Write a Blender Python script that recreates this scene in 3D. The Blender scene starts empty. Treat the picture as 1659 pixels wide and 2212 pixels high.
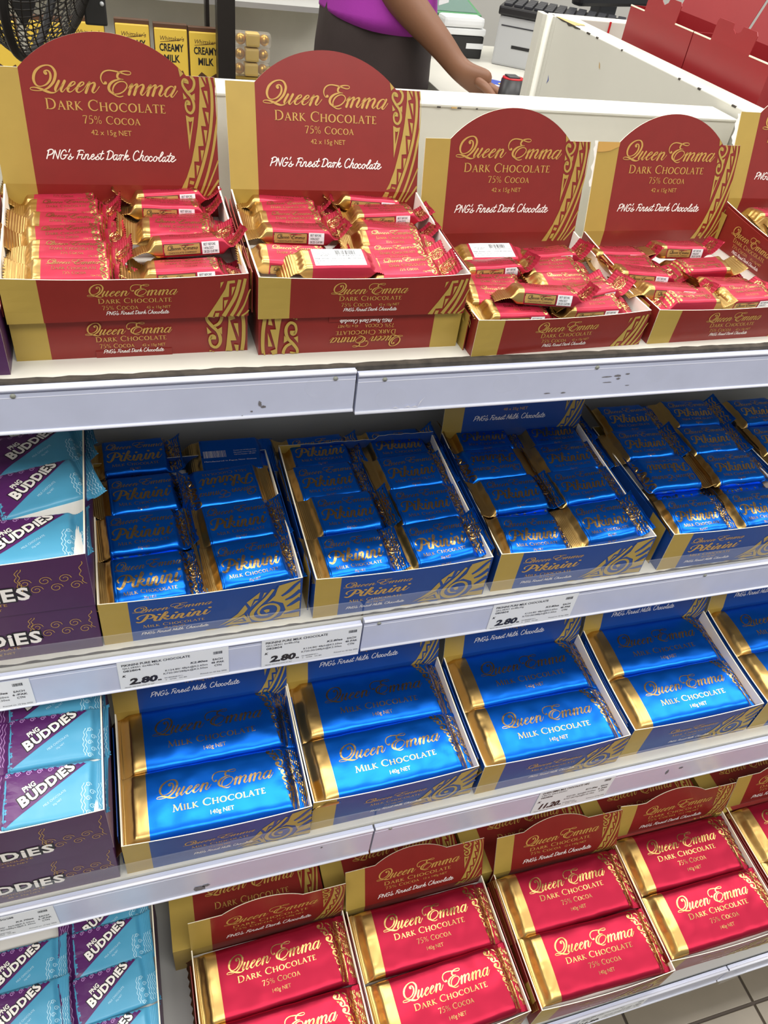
import bpy, bmesh, math, random
from mathutils import Vector, Matrix, noise
from mathutils.bvhtree import BVHTree
from mathutils.geometry import tessellate_polygon
random.seed(7)
S = bpy.context.scene
C = S.collection
CZ = 1.26            # height of the phone above the shop floor; every z below is measured from it

# ---------------------------------------------------------------- camera
cam_d = bpy.data.cameras.new('camera'); cam = bpy.data.objects.new('camera', cam_d); C.objects.link(cam)
Mr = ((0.95377191, -0.27585811, 0.11925368), (-0.10102911, -0.66802043, -0.73725289), (0.28304108, 0.691123, -0.66500883))
cam.matrix_world = Matrix(((Mr[0][0], -Mr[1][0], -Mr[2][0], 0), (Mr[0][1], -Mr[1][1], -Mr[2][1], 0), (Mr[0][2], -Mr[1][2], -Mr[2][2], CZ), (0, 0, 0, 1)))
cam_d.sensor_fit = 'VERTICAL'; cam_d.sensor_height = 24; cam_d.lens = 24 * 1667.83 / 2212
cam_d.clip_start = 0.01
S.camera = cam
# ---------------------------------------------------------------- world, lights, exposure
w = bpy.data.worlds.new('shop_air'); S.world = w; w.use_nodes = True
w.node_tree.nodes['Background'].inputs[0].default_value = (0.93, 0.96, 1.0, 1)
w.node_tree.nodes['Background'].inputs[1].default_value = 0.32
def lamp(x, y, z, sx, sy, e, col=(1, .97, .92)):
    d = bpy.data.lights.new('ceiling_panel', 'AREA'); d.shape = 'RECTANGLE'; d.size = sx; d.size_y = sy; d.energy = e; d.color = col
    o = bpy.data.objects.new('ceiling_panel', d); C.objects.link(o); o.location = (x, y, z); return o
for lx in (-1.3, 0.6, 2.5):
    lamp(lx, 0.95, 2.9, 1.5, 0.9, 25)
    lamp(lx, -0.9, 2.9, 1.5, 0.9, 24)
    lamp(lx, 2.9, 2.9, 1.5, 0.4, 20)
S.view_settings.view_transform = 'Standard'; S.view_settings.look = 'None'; S.view_settings.gamma = 1
S.view_settings.use_curve_mapping = False
S.view_settings.exposure = 0.5

# ---------------------------------------------------------------- materials
MAT = {}
def lin(r, g, b):
    f = lambda c: (c/255/12.92) if c/255 <= .04045 else ((c/255+.055)/1.055)**2.4
    return (f(r), f(g), f(b), 1)
def mat(name, rgb, rough=.5, metal=0., spec=.5, bump=0., bscale=200., var=0., vscale=30., alpha=1., trans=0., coat=0., sheen=0.):
    m = bpy.data.materials.new(name); m.use_nodes = True; nt = m.node_tree; p = nt.nodes['Principled BSDF']
    c = lin(*rgb); p.inputs['Base Color'].default_value = c
    p.inputs['Roughness'].default_value = rough; p.inputs['Metallic'].default_value = metal
    p.inputs['Specular IOR Level'].default_value = spec; p.inputs['Alpha'].default_value = alpha
    p.inputs['Transmission Weight'].default_value = trans; p.inputs['Coat Weight'].default_value = coat; p.inputs['Coat Roughness'].default_value = .15
    if bump or var:
        tc = nt.nodes.new('ShaderNodeTexCoord'); n = nt.nodes.new('ShaderNodeTexNoise'); nt.links.new(tc.outputs['Object'], n.inputs['Vector'])
        n.inputs['Scale'].default_value = vscale if var else bscale; n.inputs['Detail'].default_value = 5
        if var:
            r = nt.nodes.new('ShaderNodeMapRange'); r.inputs[1].default_value = .3; r.inputs[2].default_value = .7
            r.inputs[3].default_value = 1-var; r.inputs[4].default_value = 1+var*.4
            mx = nt.nodes.new('ShaderNodeVectorMath'); mx.operation = 'SCALE'; mx.inputs[0].default_value = c[:3]
            nt.links.new(n.outputs[0], r.inputs[0]); nt.links.new(r.outputs[0], mx.inputs['Scale']); nt.links.new(mx.outputs[0], p.inputs['Base Color'])
        if bump:
            n2 = nt.nodes.new('ShaderNodeTexNoise'); nt.links.new(tc.outputs['Object'], n2.inputs['Vector']); n2.inputs['Scale'].default_value = bscale; n2.inputs['Detail'].default_value = 4
            b = nt.nodes.new('ShaderNodeBump'); b.inputs['Strength'].default_value = bump; b.inputs['Distance'].default_value = .001
            nt.links.new(n2.outputs[0], b.inputs['Height']); nt.links.new(b.outputs[0], p.inputs['Normal'])
    MAT[name] = m; return m
mat('card_red', (128, 36, 30), .34, var=.05, vscale=60)
mat('card_gold', (170, 143, 66), .45, var=.04, vscale=60)
mat('ink_gold', (188, 148, 74), .45)
mat('card_blue', (18, 64, 134), .42, var=.05, vscale=60)
mat('card_purple', (74, 34, 78), .4, var=.06, vscale=60)
mat('card_white', (236, 232, 224), .6)
mat('card_edge', (242, 232, 205), .7)
mat('plate_gold', (176, 140, 78), .4)
mat('ink_white', (246, 240, 232), .5)
mat('ink_black', (28, 26, 28), .5)
mat('ink_grey', (70, 70, 74), .5)
mat('foil_blue', (8, 100, 205), .29, .85, bump=.12, bscale=90)
mat('foil_gold', (198, 162, 98), .30, .98, bump=.12, bscale=90)
mat('foil_letter', (198, 162, 100), .25, 1.)
mat('foil_red', (154, 22, 50), .36, .8, bump=.1, bscale=90)
mat('foil_pink', (176, 40, 64), .36, .55, bump=.1, bscale=90)
mat('film_sky', (80, 158, 192), .35, 0, .5, bump=.08, bscale=90)
mat('film_purple', (88, 36, 98), .35, 0, .5)
mat('film_line', (190, 226, 240), .4)
mat('film_lilac', (196, 150, 206), .4)
mat('shelf_white', (214, 211, 199), .5, var=.05, vscale=14)
mat('shelf_grey', (176, 176, 172), .5, var=.05, vscale=8)
mat('counter_white', (205, 203, 192), .4, var=.04, vscale=6)
mat('rail', (196, 201, 222), .28, coat=.3, var=.06, vscale=22)
mat('rail_ridge', (232, 234, 245), .2, coat=.5)
mat('rail_dark', (96, 98, 116), .4)
mat('scuff', (120, 116, 118), .8, var=.3, vscale=300)
mat('grime', (72, 66, 58), .85, var=.45, vscale=90)
mat('bare_wood', (196, 160, 100), .7, var=.25, vscale=80)
mat('rivet', (150, 152, 140), .5)
mat('paper', (232, 234, 236), .55)
mat('tape', (250, 250, 250), .15, alpha=.16)
mat('tape_trace', (225, 228, 235), .2, alpha=.07)
mat('clear_plastic', (250, 252, 255), .08, spec=.6, alpha=.07)
mat('tile', (122, 112, 96), .35, var=.10, vscale=16)
mat('grout', (70, 60, 52), .8)
mat('wall_paint', (196, 194, 186), .6)
mat('black_plastic', (24, 23, 24), .4)
mat('dark_metal', (38, 33, 30), .45, .3)
mat('mesh_wire', (40, 36, 32), .4, .4)
mat('device_grey', (176, 178, 178), .4)
mat('device_white', (222, 224, 224), .4)
mat('device_green', (70, 130, 84), .4)
mat('key_black', (44, 45, 50), .45)
mat('screen', (90, 120, 110), .2)
mat('red_gloss', (190, 24, 32), .35)
mat('bag_red', (146, 36, 40), .33, var=.04, vscale=20)
mat('yellow_wrap', (226, 190, 72), .35, bump=.1, bscale=60)
mat('brown_wrap', (84, 54, 34), .4)
mat('gold_ball', (214, 166, 74), .28, .8)
mat('cello', (255, 250, 235), .05, alpha=.18)
mat('skin', (126, 86, 62), .5, bump=.1, bscale=200, var=.06, vscale=20)
mat('hair', (24, 18, 16), .5)
mat('shirt', (150, 40, 150), .8, bump=.3, bscale=500, var=.08, vscale=10)
mat('trousers', (46, 34, 32), .8, bump=.3, bscale=500, var=.12, vscale=14)
mat('badge', (220, 220, 222), .3)
mat('blue_card', (40, 70, 170), .35)

# ---------------------------------------------------------------- object helpers
def tag(o, label=None, cat=None, group=None, kind=None):
    if label: o['label'] = label
    if cat: o['category'] = cat
    if group: o['group'] = group
    if kind: o['kind'] = kind
    return o
def empty(name, x=0, y=0, z=0, rz=0, rx=0, ry=0):
    o = bpy.data.objects.new(name, None); C.objects.link(o); o.empty_display_size = .02
    o.location = (x, y, z + CZ); o.rotation_euler = (rx, ry, rz); return o
def mobj(name, me, parent=None):
    o = bpy.data.objects.new(name, me); C.objects.link(o)
    if parent: o.parent = parent
    return o
def mesh(name, vs, fs, mats, parent=None, mi=None, smooth=False):
    me = bpy.data.meshes.new(name); me.from_pydata([tuple(v) for v in vs], [], fs)
    for m in (mats if isinstance(mats, (list, tuple)) else [mats]): me.materials.append(MAT[m])
    if mi: me.polygons.foreach_set('material_index', mi)
    if smooth: me.polygons.foreach_set('use_smooth', [True]*len(me.polygons))
    me.update(); return mobj(name, me, parent)
class MB:                                            # collects solids into one mesh
    def __init__(s): s.v = []; s.f = []; s.m = []
    def box(s, x0, x1, y0, y1, z0, z1, m=0, mats=None):
        b = len(s.v); s.v += [Vector(p) for p in ((x0,y0,z0),(x1,y0,z0),(x1,y1,z0),(x0,y1,z0),(x0,y0,z1),(x1,y0,z1),(x1,y1,z1),(x0,y1,z1))]
        fs = ((0,3,2,1),(4,5,6,7),(0,1,5,4),(1,2,6,5),(2,3,7,6),(3,0,4,7))   # bottom top front right back left
        for i, f in enumerate(fs): s.f.append([b+k for k in f]); s.m.append(mats[i] if mats else m)
        return s
    def hexa(s, pts, m=0):
        b = len(s.v); s.v += [Vector(p) for p in pts]
        for f in ((0,3,2,1),(4,5,6,7),(0,1,5,4),(1,2,6,5),(2,3,7,6),(3,0,4,7)): s.f.append([b+k for k in f]); s.m.append(m)
        return s
    def tube(s, pts, r, n=8, m=0, cap=True):
        rs = r if isinstance(r, (list, tuple)) else [r]*len(pts); b = len(s.v); pts = [Vector(p) for p in pts]
        for i, p in enumerate(pts):
            t = (pts[min(i+1, len(pts)-1)] - pts[max(i-1, 0)]).normalized()
            a = t.orthogonal().normalized() if i == 0 else (a - t*a.dot(t)).normalized()
            c = t.cross(a)
            for k in range(n): an = 2*math.pi*k/n; s.v.append(p + (a*math.cos(an) + c*math.sin(an))*rs[i])
        for i in range(len(pts)-1):
            for k in range(n): s.f.append([b+i*n+k, b+i*n+(k+1)%n, b+(i+1)*n+(k+1)%n, b+(i+1)*n+k]); s.m.append(m)
        if cap:
            s.f.append([b+k for k in range(n)][::-1]); s.m.append(m)
            s.f.append([b+(len(pts)-1)*n+k for k in range(n)]); s.m.append(m)
        return s
    def sphere(s, c, r, nu=12, nv=8, m=0, sc=(1,1,1)):
        b = len(s.v); c = Vector(c)
        for j in range(nv+1):
            th = math.pi*j/nv
            for i in range(nu):
                ph = 2*math.pi*i/nu; s.v.append(c + Vector((r*sc[0]*math.sin(th)*math.cos(ph), r*sc[1]*math.sin(th)*math.sin(ph), r*sc[2]*math.cos(th))))
        for j in range(nv):
            for i in range(nu): s.f.append([b+j*nu+i, b+(j+1)*nu+i, b+(j+1)*nu+(i+1)%nu, b+j*nu+(i+1)%nu]); s.m.append(m)
        return s
    def build(s, name, mats, parent=None, smooth=False, bevel=0, off=(0,0,0)):
        o = mesh(name, [v + Vector(off) for v in s.v], s.f, mats, parent, s.m, smooth)
        if bevel:
            bm = bmesh.new(); bm.from_mesh(o.data); bmesh.ops.bevel(bm, geom=bm.edges[:], offset=bevel, segments=2, affect='EDGES', profile=.6); bm.to_mesh(o.data); bm.free()
        return o
def wbox(name, x0, x1, y0, y1, z0, z1, m, parent=None, bevel=0):     # camera-relative heights to world
    return MB().box(x0, x1, y0, y1, z0+CZ, z1+CZ).build(name, m, parent, bevel=bevel)
def copy_tree(o, parent=None):
    c = o.copy(); C.objects.link(c); c.parent = parent
    for ch in list(o.children): copy_tree(ch, c)
    return c

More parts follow.
